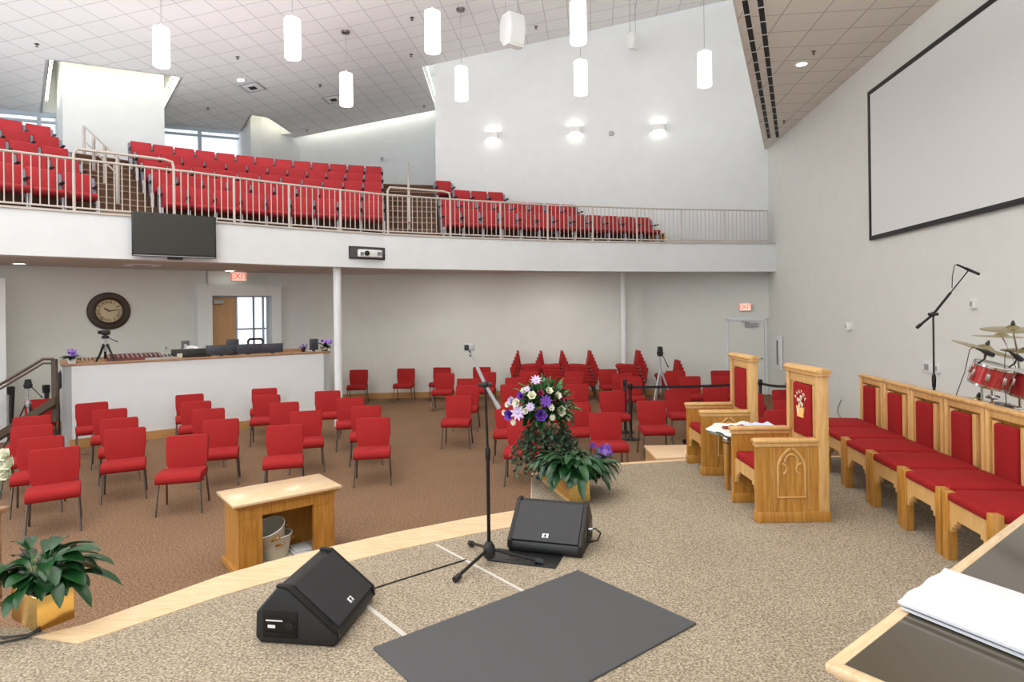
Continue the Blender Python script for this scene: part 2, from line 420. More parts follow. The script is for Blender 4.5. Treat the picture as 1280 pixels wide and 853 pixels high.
# header bar, mullions and glass of the clerestory
def winz(t): p = ww(t); return ceilz(*p)
k = 0
ts = [1.0 + 1.45 * i for i in range(10)]; ts = [t for t in ts if t < WL - .1] + [WL - .05]
for i in range(len(ts) - 1):
    k += 1
    fr = MB(); t0, t1 = ts[i], ts[i+1]
    fr.prism([ww(t0 - .05, .05), ww(t0 + .05, .05), ww(t0 + .05, -.06), ww(t0 - .05, -.06)], 6.5, winz(t0) + .1)
    fr.prism([ww(t0, .05), ww(t1, .05), ww(t1, -.06), ww(t0, -.06)], 6.5, 6.6)
    q = [ww(t0, .06), ww(t1, .06), ww(t1, -.06), ww(t0, -.06)]
    zt = [winz(t0), winz(t1), winz(t1), winz(t0)]
    for d0, d1 in ((.0, .14), (.26, .32)):
        vs = [(q[j][0], q[j][1], zt[j] - d1 + .04) for j in range(4)] + [(q[j][0], q[j][1], zt[j] - d0 + .04) for j in range(4)]
        fr._add(vs, [(0,3,2,1),(4,5,6,7),(0,1,5,4),(1,2,6,5),(2,3,7,6),(3,0,4,7)])
    root = struct('window_%d' % k, fr, GREYW)
    g = MB(); g.prism([ww(t0 + .05, .0), ww(t1 - .05, .0), ww(t1 - .05, -.015), ww(t0 + .05, -.015)], 6.6, min(winz(t0), winz(t1)) - .05); struct('pane', g, GLASSV, root)
# big pier rising through the ceiling slot
HA = Vector((-11.45, 15.52)); HB = Vector((-9.15, 17.38)); hd = (HB - HA).normalized(); hn = Vector((-hd.y, hd.x)); HL = (HB - HA).length
def hp(t, o): q = HA + hd * t + hn * o; return (q.x, q.y)
m = MB(); m.prism([hp(.33, 1.0), hp(2.72, 1.0), hp(2.72, 4.6), hp(.33, 4.6)], BZ, 10.6); struct('wall_pier', m, WALLW)
# grooves (panel joints) on the pier
# ceiling with two slots
def ring(bm, pts):
    vs = [bm.verts.new((x, y, ceilz(x, y))) for x, y in pts]
    return [bm.edges.new((vs[i], vs[(i+1) % len(vs)])) for i in range(len(vs))]
hole1 = [hp(0, 0), hp(HL, 0), hp(HL, 3.7), hp(0, 3.7)]
H2A = Vector((-8.54, 20.69)); H2B = Vector((-8.17, 21.07))
hole2 = [tuple(H2A), tuple(H2B), (-7.98, 22.9), (-8.7, 22.72), (-9.45, 21.95)]
outer = [(-20.3, 13.0), (-19.5, 7), (-19.5, -3), (rwx(-3), -3), (rwx(17) + .1, 17.1), (-2.24, uwy(-2.24) + .02), (-2.62, uwy(-2.62)), (-2.66, 22.52), (-8.02, 23.35), (-8.55, 22.95), (-9.56, 22.07)]
m = MB(); ed = ring(m.bm, outer) + ring(m.bm, hole1) + ring(m.bm, hole2)
bmesh.ops.triangle_fill(m.bm, use_beauty=True, use_dissolve=False, edges=ed)
o = struct('ceiling', m, CEIL); md = o.modifiers.new('thick', 'SOLIDIFY'); md.thickness = .12; md.offset = 1
# make sure the slab grows upwards
if o.data.polygons[0].normal.z < 0: md.offset = -1
# shafts above the slots
def shaft(name, pts, h, th=.06):
    m = MB(); n = len(pts)
    for i in range(n):
        a, b = Vector(pts[i]), Vector(pts[(i+1) % n]); d = (b - a).normalized(); nn = Vector((-d.y, d.x)) * -th
        q = [a, b, b + nn, a + nn]
        vs = [(p.x, p.y, ceilz(p.x, p.y)) for p in q] + [(p.x, p.y, 10.7 + h) for p in q]
        m._add(vs, [(0,3,2,1),(4,5,6,7),(0,1,5,4),(1,2,6,5),(2,3,7,6),(3,0,4,7)])
    m.prism(pts, 10.65 + h, 10.72 + h)
    return struct(name, m, WALLW)
shaft('wall_slot_shaft', hole1, -.35); shaft('wall_corner_shaft', hole2, -.1)
m = MB(); m.prism([(-9.9, 22.3), (-2.0, 21.8), (-2.0, 24), (-8, 24.2)], 11.1, 11.2); struct('ceiling_cove_cap', m, WALLW)
m = MB(); m.prism([(-2.66, uwy(-2.66)), (-2.0, uwy(-2.0)), (-2.0, 23.2), (-2.66, 23.2)], 11.0, 11.1); struct('ceiling_slot_cap', m, WALLW)

# cove tubes hidden above the slot edges
def cove(name, a, b, z0, z1, label, rr=.03):
    t = thing(name, label, 'light', (a[0], a[1], z0))
    m = MB(); m.tube([(0, 0, 0), (b[0]-a[0], b[1]-a[1], z1-z0)], rr, 8); obj('tube', m, COVE, t)
    m = MB(); d = Vector((b[0]-a[0], b[1]-a[1], 0)).normalized()
    m.tube([(0, 0, -.05), (b[0]-a[0], b[1]-a[1], z1-z0-.05)], .02, 6); obj('batten', m, WHITE, t)
A_, B_ = Vector(hp(.1, .14)), Vector(hp(HL - .1, .14))
cove('cove_light', A_, B_, ceilz(*A_) + .28, ceilz(*B_) + .28, 'warm cove light tube above the ceiling slot in front of the tall pier')
A_, B_ = Vector(hp(HL - .1, .4)), Vector(hp(HL - .1, 3.2))
cove('cove_light', A_, B_, ceilz(*A_) + .2, ceilz(*B_) + .2, 'warm cove light tube in the slot on the right flank of the tall pier')
A_, B_ = Vector(hp(.08, .4)), Vector(hp(.08, 3.2))
cove('cove_light', A_, B_, ceilz(*A_) + .2, ceilz(*B_) + .2, 'warm cove light tube in the slot on the left flank of the tall pier')
a, b = Vector((-7.75, 23.28)), Vector((-2.8, 22.52))
cove('cove_light', a, b, ceilz(*a) + .2, ceilz(*b) + .2, 'warm cove light tube along the top of the recessed back wall')
a, b = Vector((-8.42, 21.05)), Vector((-8.1, 22.7))
cove('cove_light', a, b, ceilz(*a) + .22, ceilz(*b) + .22, 'warm cove light tube above the corner pier beside the clerestory windows')
a, b = Vector((-2.56, 19.1)), Vector((-2.6, 22.0))
cove('cove_light', a, b, ceilz(*a) + .22, ceilz(*b) + .22, 'warm cove light tube in the slot beside the big white wall')

# lower soffit on the right
SZ = 6.8; SA = Vector((7.13, 17.4)); SD = (Vector((3.22, 8.9)) - SA).normalized(); SN = Vector((SD.y, -SD.x))
S1 = SA + SD * 22
m = MB(); m.prism([tuple(SA), tuple(S1), (rwx(S1.y), S1.y)], SZ, SZ + .66); struct('ceiling_soffit', m, SOFT)
m = MB(); 
q = -SN if (SN.x > 0) else SN
m.prism([tuple(SA + q * .02), tuple(S1 + q * .02), tuple(S1), tuple(SA)], SZ - .01, SZ + .66); struct('trim_6', m, WALL)
for i, (o0, o1) in enumerate(((.10, .18), (.30, .38))):
    t = thing('air_diffuser', ('outer', 'inner')[i] + ' long black slot air diffuser along the edge of the right soffit', 'vent', (0, 0, SZ), group=None)
    m = MB(); qq = -q
    a = SA + SD * 1.3; b = SA + SD * 21
    m.prism([tuple(a + qq*o0), tuple(b + qq*o0), tuple(b + qq*o1), tuple(a + qq*o1)], -.006, .004); obj('slot', m, DUCT, t, smooth=False)
    m = MB()
    for oo in (o0 - .012, o1): m.prism([tuple(a + qq*oo), tuple(b + qq*oo), tuple(b + qq*(oo+.012)), tuple(a + qq*(oo+.012))], -.014, .002)
    obj('frame', m, OAKL if False else WALL, t, smooth=False)
    for j in range(1, 38):
        c = a + SD * (j * .5 + .15 * i)
        m = MB(); m.prism([tuple(c + qq*o0), tuple(c + SD*.025 + qq*o0), tuple(c + SD*.025 + qq*o1), tuple(c + qq*o1)], -.012, -.004); obj('blade', m, WALL, t, smooth=False)

# baseboards
def base(name, pts, z0=0, h=.16):
    m = MB(); m.wallp(pts, -.03, z0, z0 + h); struct(name, m, BASEW)
base('baseboard_back', [(-5.4, 16.9)] + LW[1:])
base('baseboard_left', [tuple(pa), pw(3.8)])
# door in the lower back wall
def yb(x): return 17.38 - (x - 5.93) * .068
dr = thing('door_1', '', '')
del dr['label']; del dr['category']; dr['kind'] = 'structure'
dr.location = (6.5, yb(6.5) - .01, 0); dr.rotation_euler = (0, 0, R(-4))
m = MB(); m.box(-.55, -.49, -.04, .02, 0, 2.1); m.box(.49, .55, -.04, .02, 0, 2.1); m.box(-.55, .55, -.04, .02, 2.05, 2.12); struct('door_frame', m, WALLW, dr)
m = MB(); m.box(-.48, .48, -.02, .01, 0.01, 2.04); struct('door_leaf', m, WALL, dr)
m = MB(); m.box(-.05, .3, -.09, -.02, 1.88, 2.0, .01); m.tube([(-.15, -.1, 2.03), (.05, -.12, 2.0)], .012); struct('door_closer', m, SILVER, dr)
m = MB(); m.tube([(.40, -.02, 1.0), (.40, -.08, 1.0)], .02); m.tube([(.40, -.08, 1.0), (.27, -.08, 1.0)], .014); struct('door_handle', m, CHROME, dr)
m = MB(); m.box(-.6, -.56, -.03, 0, 0, .16); struct('kick', m, BASEW, dr)
# open double door under the exit sign: oak leaf and glazed lobby beyond
d2 = thing('door_2', '', ''); del d2['label']; del d2['category']; d2['kind'] = 'structure'
d2.location = (*pw(4.15, .12), 0); d2.rotation_euler = (0, 0, math.atan2(WD.y, WD.x))
m = MB(); m.box(0, .60, .0, .045, .75, 2.83); struct('door_leaf', m, DOORW, d2)
m = MB(); m.box(.06, .30, -.1, -.0, 2.66, 2.76, .01); struct('door_closer', m, SILVER, d2)
m = MB(); m.box(.60, .635, -.02, .05, .75, 2.83); m.box(.0, 1.41, -.02, .05, 2.83, 2.86); m.box(1.37, 1.41, -.02, .05, .75, 2.83); m.box(1.24, 1.29, -.02, .02, .75, 2.83); struct('door_frame', m, GREYW, d2)
# glazed lobby wall beyond the door
m = MB()
for t in (4.4, 5.1, 5.9): m.prism([pw(t, -2.2), pw(t + .05, -2.2), pw(t + .05, -2.25), pw(t, -2.25)], 0, 3.4)
for z in (1.95,): m.prism([pw(4.2, -2.2), pw(6.4, -2.2), pw(6.4, -2.25), pw(4.2, -2.25)], z, z + .05)
struct('window_20', m, mat('lobby_frame_white', (.7, .75, .82), .5))
m = MB(); m.prism([pw(4.2, -3.4), pw(5.25, -3.4), pw(5.25, -3.5), pw(4.2, -3.5)], 0, 3.2); struct('wall_lobby', m, mat('lobby_wall_blue_grey', (.62, .68, .78), .8))
# columns
def column(name, x, y, r):
    m = MB(); m.lathe([(r, 0), (r, UZ)], 28, Matrix.Translation((x, y, 0))); m.lathe([(r + .015, 0), (r + .015, .12), (r, .13)], 28, Matrix.Translation((x, y, 0)))
    o = obj(name, m, WALLW); o['kind'] = 'structure'
column('wall_column', -3.71, 13.28, .082); column('wall_column', 3.05, 17.05, .075)
# step in front of the stage
st_ = thing('wooden_step', 'low maple step platform on the carpet behind the stage edge by the far throne', 'step', (2.75, 8.55, 0))
m = MB(); m.box(-.87, .87, -.36, .36, 0, .42); obj('base', m, OAKL, st_, smooth=False)
m = MB(); m.box(-.89, .89, -.38, .38, .42, .455, .006); obj('top', m, MAPLE, st_)

# ------------------------------------------------------------------ guardrail of the balcony
def along(u):
    x, s = ray(u, 280)
    best = None
    pts = [Vector(p) for p in inset(FAS, .045)]
    for i in range(len(pts) - 1):
        a, b = pts[i], pts[i+1]; den = (b.x - a.x) - x * (b.y - a.y)
        if abs(den) < 1e-9: continue
        t = (x * a.y - a.x) / den
        if -1e-6 <= t <= 1 + 1e-6: return i + t
    return 0
def fpt(t):
    pts = [Vector(p) for p in inset(FAS, .045)]; i = min(int(t), len(pts) - 2); return pts[i].lerp(pts[i+1], t - i)
posts = [(-60, 0), (93, 1), (218, 0), (293, 0), (361.6, 0), (425.8, 0), (485, 1), (563, 0), (625.6, 0), (684.6, 0), (741, 0), (796, 0), (851.8, 0), (905.8, 0), (959.5, 0)]
where = ['at the far left in front of the leftmost seats', 'hooped raised bay in front of the left aisle steps', 'above the television', 'just right of the television',
         'second bay right of the television', 'bay above the projector niche', 'hooped raised bay in front of the middle aisle steps', 'bay just right of the middle aisle',
         'second bay right of the middle aisle', 'third bay right of the middle aisle', 'bay in front of the last red seats of the front row', 'bay at the end of the front row of seats',
         'bay with only white wall behind, second from right', 'last bay against the right wall']
RH = .86
for i in range(len(posts) - 1):
    ta, tb_ = along(posts[i][0]) if posts[i][0] > 0 else 0.6, along(posts[i+1][0])
    tall = posts[i][1]
    a = fpt(ta); n = 10
    t = thing('guardrail_bay', 'balcony guardrail, ' + where[i], 'railing', (a.x, a.y, BZ + .035), group=None)
    path = [fpt(ta + (tb_ - ta) * j / n) - a for j in range(n + 1)]
    L = sum((path[j+1] - path[j]).length for j in range(n))
    m = MB(); hh = RH + (.17 if tall else 0)
    if tall:
        m.tube([(0, 0, 0), (0, 0, RH + .08), (path[0].x + (path[1]-path[0]).x*.35, path[0].y + (path[1]-path[0]).y*.35, RH + .17)] + [(p.x, p.y, RH + .17) for p in path[1:-1]] + [(path[-1].x*.985, path[-1].y*.985, RH + .14), (path[-1].x, path[-1].y, RH + .04), (path[-1].x, path[-1].y, 0)], .024, 8)
        obj('hooped_rail', m, RAILM, t)
    else:
        m.tube([(0, 0, 0), (0, 0, RH)], .024, 8); obj('post', m, RAILM, t)
    m = MB(); m.tube([(p.x, p.y, RH) for p in path], .021, 8); obj('top_rail', m, RAILM, t)
    m = MB(); m.tube([(p.x, p.y, .055) for p in path], .017, 6); obj('bottom_rail', m, RAILM, t)
    if i == len(posts) - 2:
        m = MB(); m.tube([(path[-1].x, path[-1].y, 0), (path[-1].x, path[-1].y, RH)], .024); obj('post', m, RAILM, t)
    nb = max(2, round(L / .112)); acc = [0]
    for j in range(n): acc.append(acc[-1] + (path[j+1] - path[j]).length)
    for b in range(1, nb):
        d = L * b / nb; j = max(q for q in range(n) if acc[q] <= d); p = path[j].lerp(path[j+1], (d - acc[j]) / (acc[j+1] - acc[j]))
        m = MB(); m.tube([(p.x, p.y, .05), (p.x, p.y, RH)], .0095, 6); obj('baluster', m, RAILM, t)
# aisle handrails
def handrail(name, label, p, q, z0, z1, nposts=3):
    a = Vector((*p, z0)); b = Vector((*q, z1)); t = thing(name, label, 'handrail', a); d = b - a
    m = MB(); m.tube([(0, 0, .9), (d.x, d.y, d.z + .9)], .022); obj('top_rail', m, RAILM, t)
    m = MB(); m.tube([(0, 0, .55), (d.x, d.y, d.z + .55)], .015); obj('middle_rail', m, RAILM, t)
    for i in range(nposts):
        f = i / (nposts - 1); m = MB(); m.box(d.x*f - .025, d.x*f + .025, d.y*f - .025, d.y*f + .025, d.z*f - .03, d.z*f + .9); obj('post', m, RAILM, t, smooth=False)
handrail('aisle_handrail', 'sloping metal handrail up the steps of the left balcony aisle', polar(131.6, RK[1] - .2), polar(131.9, RK[4] + .5), BZ + .55, BZ + 2.0, 4)
handrail('aisle_handrail', 'metal handrail seen end-on up the steps of the middle balcony aisle', polar(98.6, RK[0] + .4), polar(98.9, RK[4] + .5), BZ + .22, BZ + 2.0, 5)

# ------------------------------------------------------------------ theatre seats
def seat_proto():
    t = thing('theatre_seat', 'x', 'seat')
    m = MB(); m.prismx([(-.03, .40), (.03, .40), (.115, .84), (.10, .87), (.06, .87), (.035, .84)], -.226, .226, .018); obj('backrest', m, REDT, t)
    m = MB(); m.prismx([(-.47, .38), (-.49, .42), (-.46, .455), (-.05, .44), (-.02, .40), (-.04, .35), (-.40, .345)], -.226, .226, .02); obj('seat', m, REDT, t)
    m = MB(); m.prismx([(-.14, .30), (.04, .30), (.125, .80), (.03, .81)], -.283, -.232, .008); obj('side_panel', m, GREYP, t)
    m = MB(); m.box(-.285, -.230, -.32, .08, .60, .635, .01); obj('armrest', m, BLACK, t)
    m = MB()
    for x in (-.274, -.240): m.box(x - .010, x + .010, -.30, -.22, 0, .36)
    m.box(-.285, -.228, -.32, .04, 0, .02); obj('leg', m, LEGW, t, smooth=False)
    return t
proto_seat = seat_proto(); used = [0]
ords = ['first', 'second', 'third', 'fourth', 'fifth', 'sixth', 'seventh', 'eighth', 'ninth', 'tenth', 'eleventh', 'twelfth', 'thirteenth', 'fourteenth']
rown = ['front row', 'second row', 'third row', 'fourth row', 'top row']
def put_seat(x, y, z, rz, label, group, last):
    if not used[0]:
        s = proto_seat; s.location = (x, y, z); s.rotation_euler = (0, 0, rz); s['label'] = label; s['group'] = group; used[0] = 1
    else: s = dup(proto_seat, (x, y, z), rz, label, group)
    if last:
        for ch in list(s.children):
            if ch.name.split('.')[0] in ('armrest', 'leg', 'side_panel'):
                c = ch.copy(); c.data = c.data; C.objects.link(c); c.parent = s; c.location = (.502, 0, 0)
def rowseats(n, thA, thB, k, blk, grp, start_left=True, skip=0):
    dth = (thA - thB) / n
    for i in range(n):
        th = thA - dth * (i + .5); x, y = polar(th, RK[k])
        put_seat(x, y, BZ + TR * k, R(th - 90), 'red theatre seat in the %s of the %s, %s from its left' % (rown[k], blk, ords[i]), grp, i == n - 1)
for k, n in enumerate((9, 10, 11, 12, 13)):
    rowseats(n, 128.2, 101.9, k, 'middle balcony block', 'theatre seats of the middle balcony block')
for k, n in enumerate((3, 3, 3, 3, 4)):
    dth = math.degrees(.515 / (RK[k] * .975))
    rowseats(n, 134.7 + dth * n, 134.7, k, 'leftmost balcony block', 'theatre seats of the leftmost balcony block')
for k, (s0, n) in enumerate(((0, 12), (.2, 8), (.85, 3), (.55, 1))):
    for i in range(n):
        p = rblk(s0 + .5 * (i + .5), k)
        if p.y > uwy(p.x) - .28: p.y = uwy(p.x) - .28
        put_seat(p.x, p.y, BZ + TR * k, math.atan2(RBD.y, RBD.x), 'red theatre seat in the %s of the right balcony block, %s from its left' % (rown[k], ords[i]), 'theatre seats of the right balcony block', i == n - 1)

q_ = rblk(6.12, 0)
t = thing('storage_box', 'small open oak box on the balcony floor at the right end of the front seats', 'box', (q_.x, q_.y - .1, BZ), math.atan2(RBD.y, RBD.x))
m = MB(); m.box(-.15, .15, -.02, .16, .0, .02); m.box(-.16, -.14, -.16, .16, 0, .40); m.box(.14, .16, -.16, .16, 0, .40); m.box(-.16, .16, -.16, .16, .38, .41); m.box(-.15, .15, .14, .16, 0, .40); obj('box', m, OAKL, t, smooth=False)
m = MB(); m.box(-.02, .0, -.15, .14, .02, .38); obj('divider', m, BASEW, t, smooth=False)
# ------------------------------------------------------------------ pendant lamps and other ceiling fittings
PK = 1.095
lamps = [(-6.834, 12.276, 'leftmost of the nearer row'), (-4.145, 11.969, 'second from left in the nearer row'), (-1.432, 11.753, 'third from left in the nearer row'), (1.278, 11.444, 'hanging highest in the picture, right end of the nearer row'),
         (-3.849, 14.728, 'leftmost of the farther row, over the balcony seats'), (-1.106, 14.436, 'second from left in the farther row'), (1.621, 14.159, 'in the farther row, directly below the highest one'), (4.307, 13.746, 'rightmost, beside the soffit')]
def lamp(x, y, zb, label):
    zc = ceilz(x, y)
    t = thing('pendant_lamp', label, 'pendant lamp', (x, y, zb), group='cylinder pendant lamps')
    m = MB(); m.lathe([(.158, 0), (.165, .02), (.165, .80), (.158, .82)], 28); obj('shade', m, LAMP, t)
    m = MB(); m.lathe([(.168, .80), (.168, .825), (.03, .83)], 28); m.lathe([(.03, .82), (.03, .9), (.008, .93)], 12); obj('cap', m, WHITE, t)
    m = MB(); m.tube([(0, 0, .9), (0, 0, zc - zb)], .008, 6); obj('cord', m, SILVER, t)
    m = MB(); m.lathe([(.10, zc - zb - .05), (.11, zc - zb)], 20); obj('canopy', m, STEEL, t)
for x, y, wh in lamps: lamp(x * PK, y * PK, 2.4 + 4.9 * PK, 'lit white cylinder pendant lamp, ' + wh)
# one more whose lower edge shows at the very top left
lamp(-6.53, 9.55, 7.77, 'lit white cylinder pendant lamp, only its foot showing at the top left edge')
# sconces
for (u, v), wh in zip(((616, 170), (719, 163), (823, 160)), ('left', 'middle', 'right')):
    x, s = ray(u, v); y = (17.75 + .165 * 3.92) / (1 + .165 * x); p = Vector((x * y, y, H + s * y))
    t = thing('wall_sconce', 'lit white wall sconce on the big upper wall, the %s one of three' % wh, 'wall light', p, R(-9.4), 'wall sconces')
    m = MB(); m.box(-.16, .16, -.14, -.125, -.09, .09, .004); m.box(-.16, -.148, -.13, 0, -.09, .09); m.box(.148, .16, -.13, 0, -.09, .09); m.box(-.1, .1, -.03, 0, -.05, .05); obj('body', m, WHITE, t)
    for z in (.055, -.055):
        m = MB(); m.tube([(-.07, -.07, z), (.07, -.07, z)], .022, 8); obj('bulb', m, BULB, t)
def cpt(u, v):
    x, s = ray(u, v); y = (10.70 - H) / (s - .126 * x + .03); return Vector((x * y, y, H + s * y))
def on_ceiling(o): o.rotation_euler = (math.atan(-.03) , -math.atan(.126), R(-7.5))
for u, v, wh in ((301, 100, 'above the tall pier and the clerestory windows'),):
    t = thing('downlight', 'round lit recessed downlight ' + wh, 'downlight', cpt(u, v)); on_ceiling(t)
    m = MB(); m.lathe([(.10, -.01), (.10, .01)], 20); obj('lens', m, DOWN, t)
    m = MB(); m.lathe([(.105, -.014), (.14, -.008), (.14, .01)], 20, cap=False); obj('trim_ring', m, WHITE, t)
for u, v, wh in ((316, 109, 'nearer the tall pier'), (417, 124, 'nearer the recessed wall, behind a pendant lamp')):
    t = thing('air_vent', 'square grey ceiling air vent, the one ' + wh, 'vent', cpt(u, v)); on_ceiling(t)
    m = MB(); m.box(-.3, .3, -.3, .3, -.012, .01); obj('panel', m, SILVER, t, smooth=False)
    for q in (.24, .17, .1):
        m = MB(); m.prism([(-q, -q), (q, -q), (q, q), (-q, q)], -.02 - (.24 - q) * .1, -.012); obj('louvre', m, WHITE if q != .1 else DUCT, t, smooth=False)
for u, v, wh in ((46, 55, 'at the top left'), (297, 71, 'left of the second pendant cord'), (400, 106, 'beside the farther vent'), (515, 22, 'near the third pendant lamp'), (514, 68, 'just above the light slot'), (530, 132, 'next to the big wall corner'), (384, 162, 'in front of the recessed wall'), (260, 135, 'above the clerestory windows'), (670, 33, 'right of the hanging loudspeaker')):
    t = thing('ceiling_sprinkler', 'small dark ceiling sprinkler ' + wh, 'sprinkler', cpt(u, v), group='ceiling sprinklers')
    m = MB(); m.lathe([(.05, 0), (.05, -.012), (.015, -.02), (.012, -.06), (.035, -.062), (.035, -.07)], 12); obj('head', m, STEEL, t)
# soffit fittings
p = Pz(1002, 80, SZ)
t = thing('downlight', 'round lit recessed downlight in the right soffit', 'downlight', p)
m = MB(); m.lathe([(.09, -.008), (.09, .01)], 20); obj('lens', m, DOWN, t)
m = MB(); m.lathe([(.095, -.012), (.13, -.006), (.13, .01)], 20, cap=False); obj('trim_ring', m, WHITE, t)
for u, v, wh in ((1017, 64, 'beside the soffit downlight'), (980, 151, 'at the far tip of the soffit')):
    t = thing('ceiling_sprinkler', 'small dark sprinkler under the right soffit, ' + wh, 'sprinkler', Pz(u, v, SZ), group='soffit sprinklers')
    m = MB(); m.lathe([(.035, 0), (.035, -.01), (.012, -.015), (.012, -.05), (.025, -.052), (.025, -.06)], 12); obj('head', m, STEEL, t)
# hanging loudspeakers
def hangspk(p, s, rz, label):
    t = thing('hanging_loudspeaker', label, 'loudspeaker', p, rz)
    m = MB(); m.prismx([(-.22*s, .42*s), (.10*s, .42*s), (.22*s, .25*s), (.22*s, -.20*s), (.05*s, -.42*s), (-.18*s, -.42*s), (-.30*s, 0)], -.25*s, .25*s, .01); obj('cabinet', m, WHITE, t)
    m = MB(); m.prismx([(-.335*s, -.02*s), (-.245*s, .36*s), (-.235*s, .36*s), (-.315*s, -.02*s), (-.2*s, -.37*s), (-.215*s, -.37*s)], -.2*s, .2*s); obj('grille', m, SCREEN, t)
    m = MB(); m.box(.245*s, .262*s, -.08*s, .05*s, .15*s, .28*s, .004); obj('handle_recess', m, GREYP, t)
    m = MB(); top = ceilz(p[0], p[1]) - p[2]
    for x in (-.2*s, .2*s): m.tube([(x, 0, .42*s), (x, 0, top)], .008, 6)
    m.box(-.24*s, .24*s, -.04, .04, .42*s, .45*s); obj('bracket', m, SILVER, t)
hangspk(Py(640, 40, 15.2), .92, R(35), 'large white angled loudspeaker hanging from the ceiling left of centre')
hangspk(Py(791, 52, 16.6), .52, R(35), 'small white loudspeaker hanging near the big wall, right of the pendant lamps')
for (u, v, wh) in ((764, 167, 'right of the middle sconce'),):
    x, s = ray(u, v); y = (17.75 + .165 * 3.92) / (1 + .165 * x)
    t = thing('wall_detector', 'small round grey detector on the big upper wall ' + wh, 'detector', (x * y, y, H + s * y), R(-9.4))
    m = MB(); m.lathe([(.075, 0), (.07, .04), (.03, .055)], 20, Matrix.Rotation(R(90), 4, 'X')); obj('cover', m, SILVER, t)
p = Py(478, 199, 22.9)
t = thing('wall_detector', 'small round grey detector on the recessed upper wall above the seats', 'detector', p, R(-9))
m = MB(); m.lathe([(.075, 0), (.07, .04), (.03, .055)], 20, Matrix.Rotation(R(90), 4, 'X')); obj('cover', m, SILVER, t)
# under-balcony fittings
for u, v, wh in ((24, 329.5, 'at the far left'), (287, 338.5, 'next to the exit sign')):
    t = thing('downlight', 'thin lit downlight in the ceiling under the balcony ' + wh, 'downlight', Pz(u, v, UZ))
    m = MB(); m.lathe([(.10, -.008), (.10, .01)], 20); obj('lens', m, DOWN, t)
    m = MB(); m.lathe([(.105, -.012), (.14, -.006), (.14, .01)], 20, cap=False); obj('trim_ring', m, WHITE, t)
t = thing('air_vent', 'square white air vent under the balcony above the clock', 'vent', Pz(178, 331.5, UZ), R(40))
m = MB(); m.box(-.3, .3, -.3, .3, -.012, .005); obj('panel', m, WHITE, t, smooth=False)
m = MB(); m.box(-.15, .15, -.15, .15, -.022, -.012); obj('louvre', m, SILVER, t, smooth=False)

# ------------------------------------------------------------------ screen, tv, projector, signs, wall bits
ra = math.atan2(1, .11)
t = thing('projection_screen', 'large wide projection screen with a black border on the right wall', 'screen', (rwx(8.75) - .03, 8.75, 4.90), ra)
m = MB(); m.box(-2.31, 2.31, .0, .02, -1.30, 1.30); obj('surface', m, SCREEN, t, smooth=False)
m = MB(); m.box(-2.38, 2.38, .0, .035, 1.25, 1.32); m.box(-2.38, 2.38, .0, .035, -1.32, -1.25); m.box(-2.38, -2.32, .0, .035, -1.32, 1.32); m.box(2.32, 2.38, .0, .035, -1.32, 1.32); obj('border', m, BLACK, t, smooth=False)
a = Vector((-6.93, 10.42)); b = Vector((-5.75, 11.3)); fd = (b - a).normalized(); c = Pz(217.5, 292, 3.84)
x_, s_ = ray(217.5, 292); den = (b.x - a.x) - x_ * (b.y - a.y); tt = (x_ * a.y - a.x) / den; c = a.lerp(b, tt)
t = thing('television', 'black flat television hung on the balcony front above the sound booth', 'television', (c.x, c.y, 3.80), math.atan2(fd.y, fd.x))
m = MB(); m.box(-.66, .66, -.16, -.10, -.38, .38, .008); obj('housing', m, BLACK, t)
m = MB(); m.box(-.635, .635, -.163, -.158, -.335, .36); obj('screen', m, TVS, t, smooth=False)
m = MB(); m.box(-.3, .3, -.10, 0, -.2, .2); m.box(-.12, .12, -.12, -.06, -.42, -.36); obj('wall_bracket', m, BLACKM, t, smooth=False)
m = MB(); m.box(-.64, .64, -.166, -.16, -.372, -.36); obj('lower_trim', m, SILVER, t, smooth=False)
# projector in its niche
a = Vector(FAS[5]); b = Vector(FAS[6]); fd = (b - a).normalized()
x_, s_ = ray(458.5, 316.5); tt = (x_ * a.y - a.x) / ((b.x - a.x) - x_ * (b.y - a.y)); c = a.lerp(b, tt); pz = H + s_ * c.y
t = thing('projector_niche', 'dark rectangular niche framed in the balcony front right of the television', 'niche', (c.x, c.y, pz), math.atan2(fd.y, fd.x))
m = MB(); m.box(-.40, .40, -.015, -.004, -.12, .125); obj('back_panel', m, mat('niche_grey', (.10, .08, .085), .7), t, smooth=False)
m = MB(); m.box(-.40, .40, -.03, -.004, .12, .13); m.box(-.40, .40, -.03, -.004, -.135, -.12); m.box(-.405, -.395, -.03, -.004, -.13, .13); m.box(.395, .405, -.03, -.004, -.13, .13); obj('frame', m, BLACKM, t, smooth=False)
t = thing('projector', 'white projector sitting in the niche of the balcony front', 'projector', (c.x + .06, c.y - .10, pz), math.atan2(fd.y, fd.x))
m = MB(); m.box(-.24, .30, -.05, .04, -.10, .06, .025, 3); obj('body', m, WHITE, t)
m = MB(); m.lathe([(.055, 0), (.055, .03), (.04, .035)], 20, Matrix.Translation((-.06, -.05, -.02)) @ Matrix.Rotation(R(90), 4, 'X')); obj('lens', m, BLACK, t)
m = MB(); m.box(-.20, -.13, -.056, -.045, -.07, .0); m.box(.18, .28, -.056, -.045, -.06, .02); obj('vent', m, GREYP, t, smooth=False)
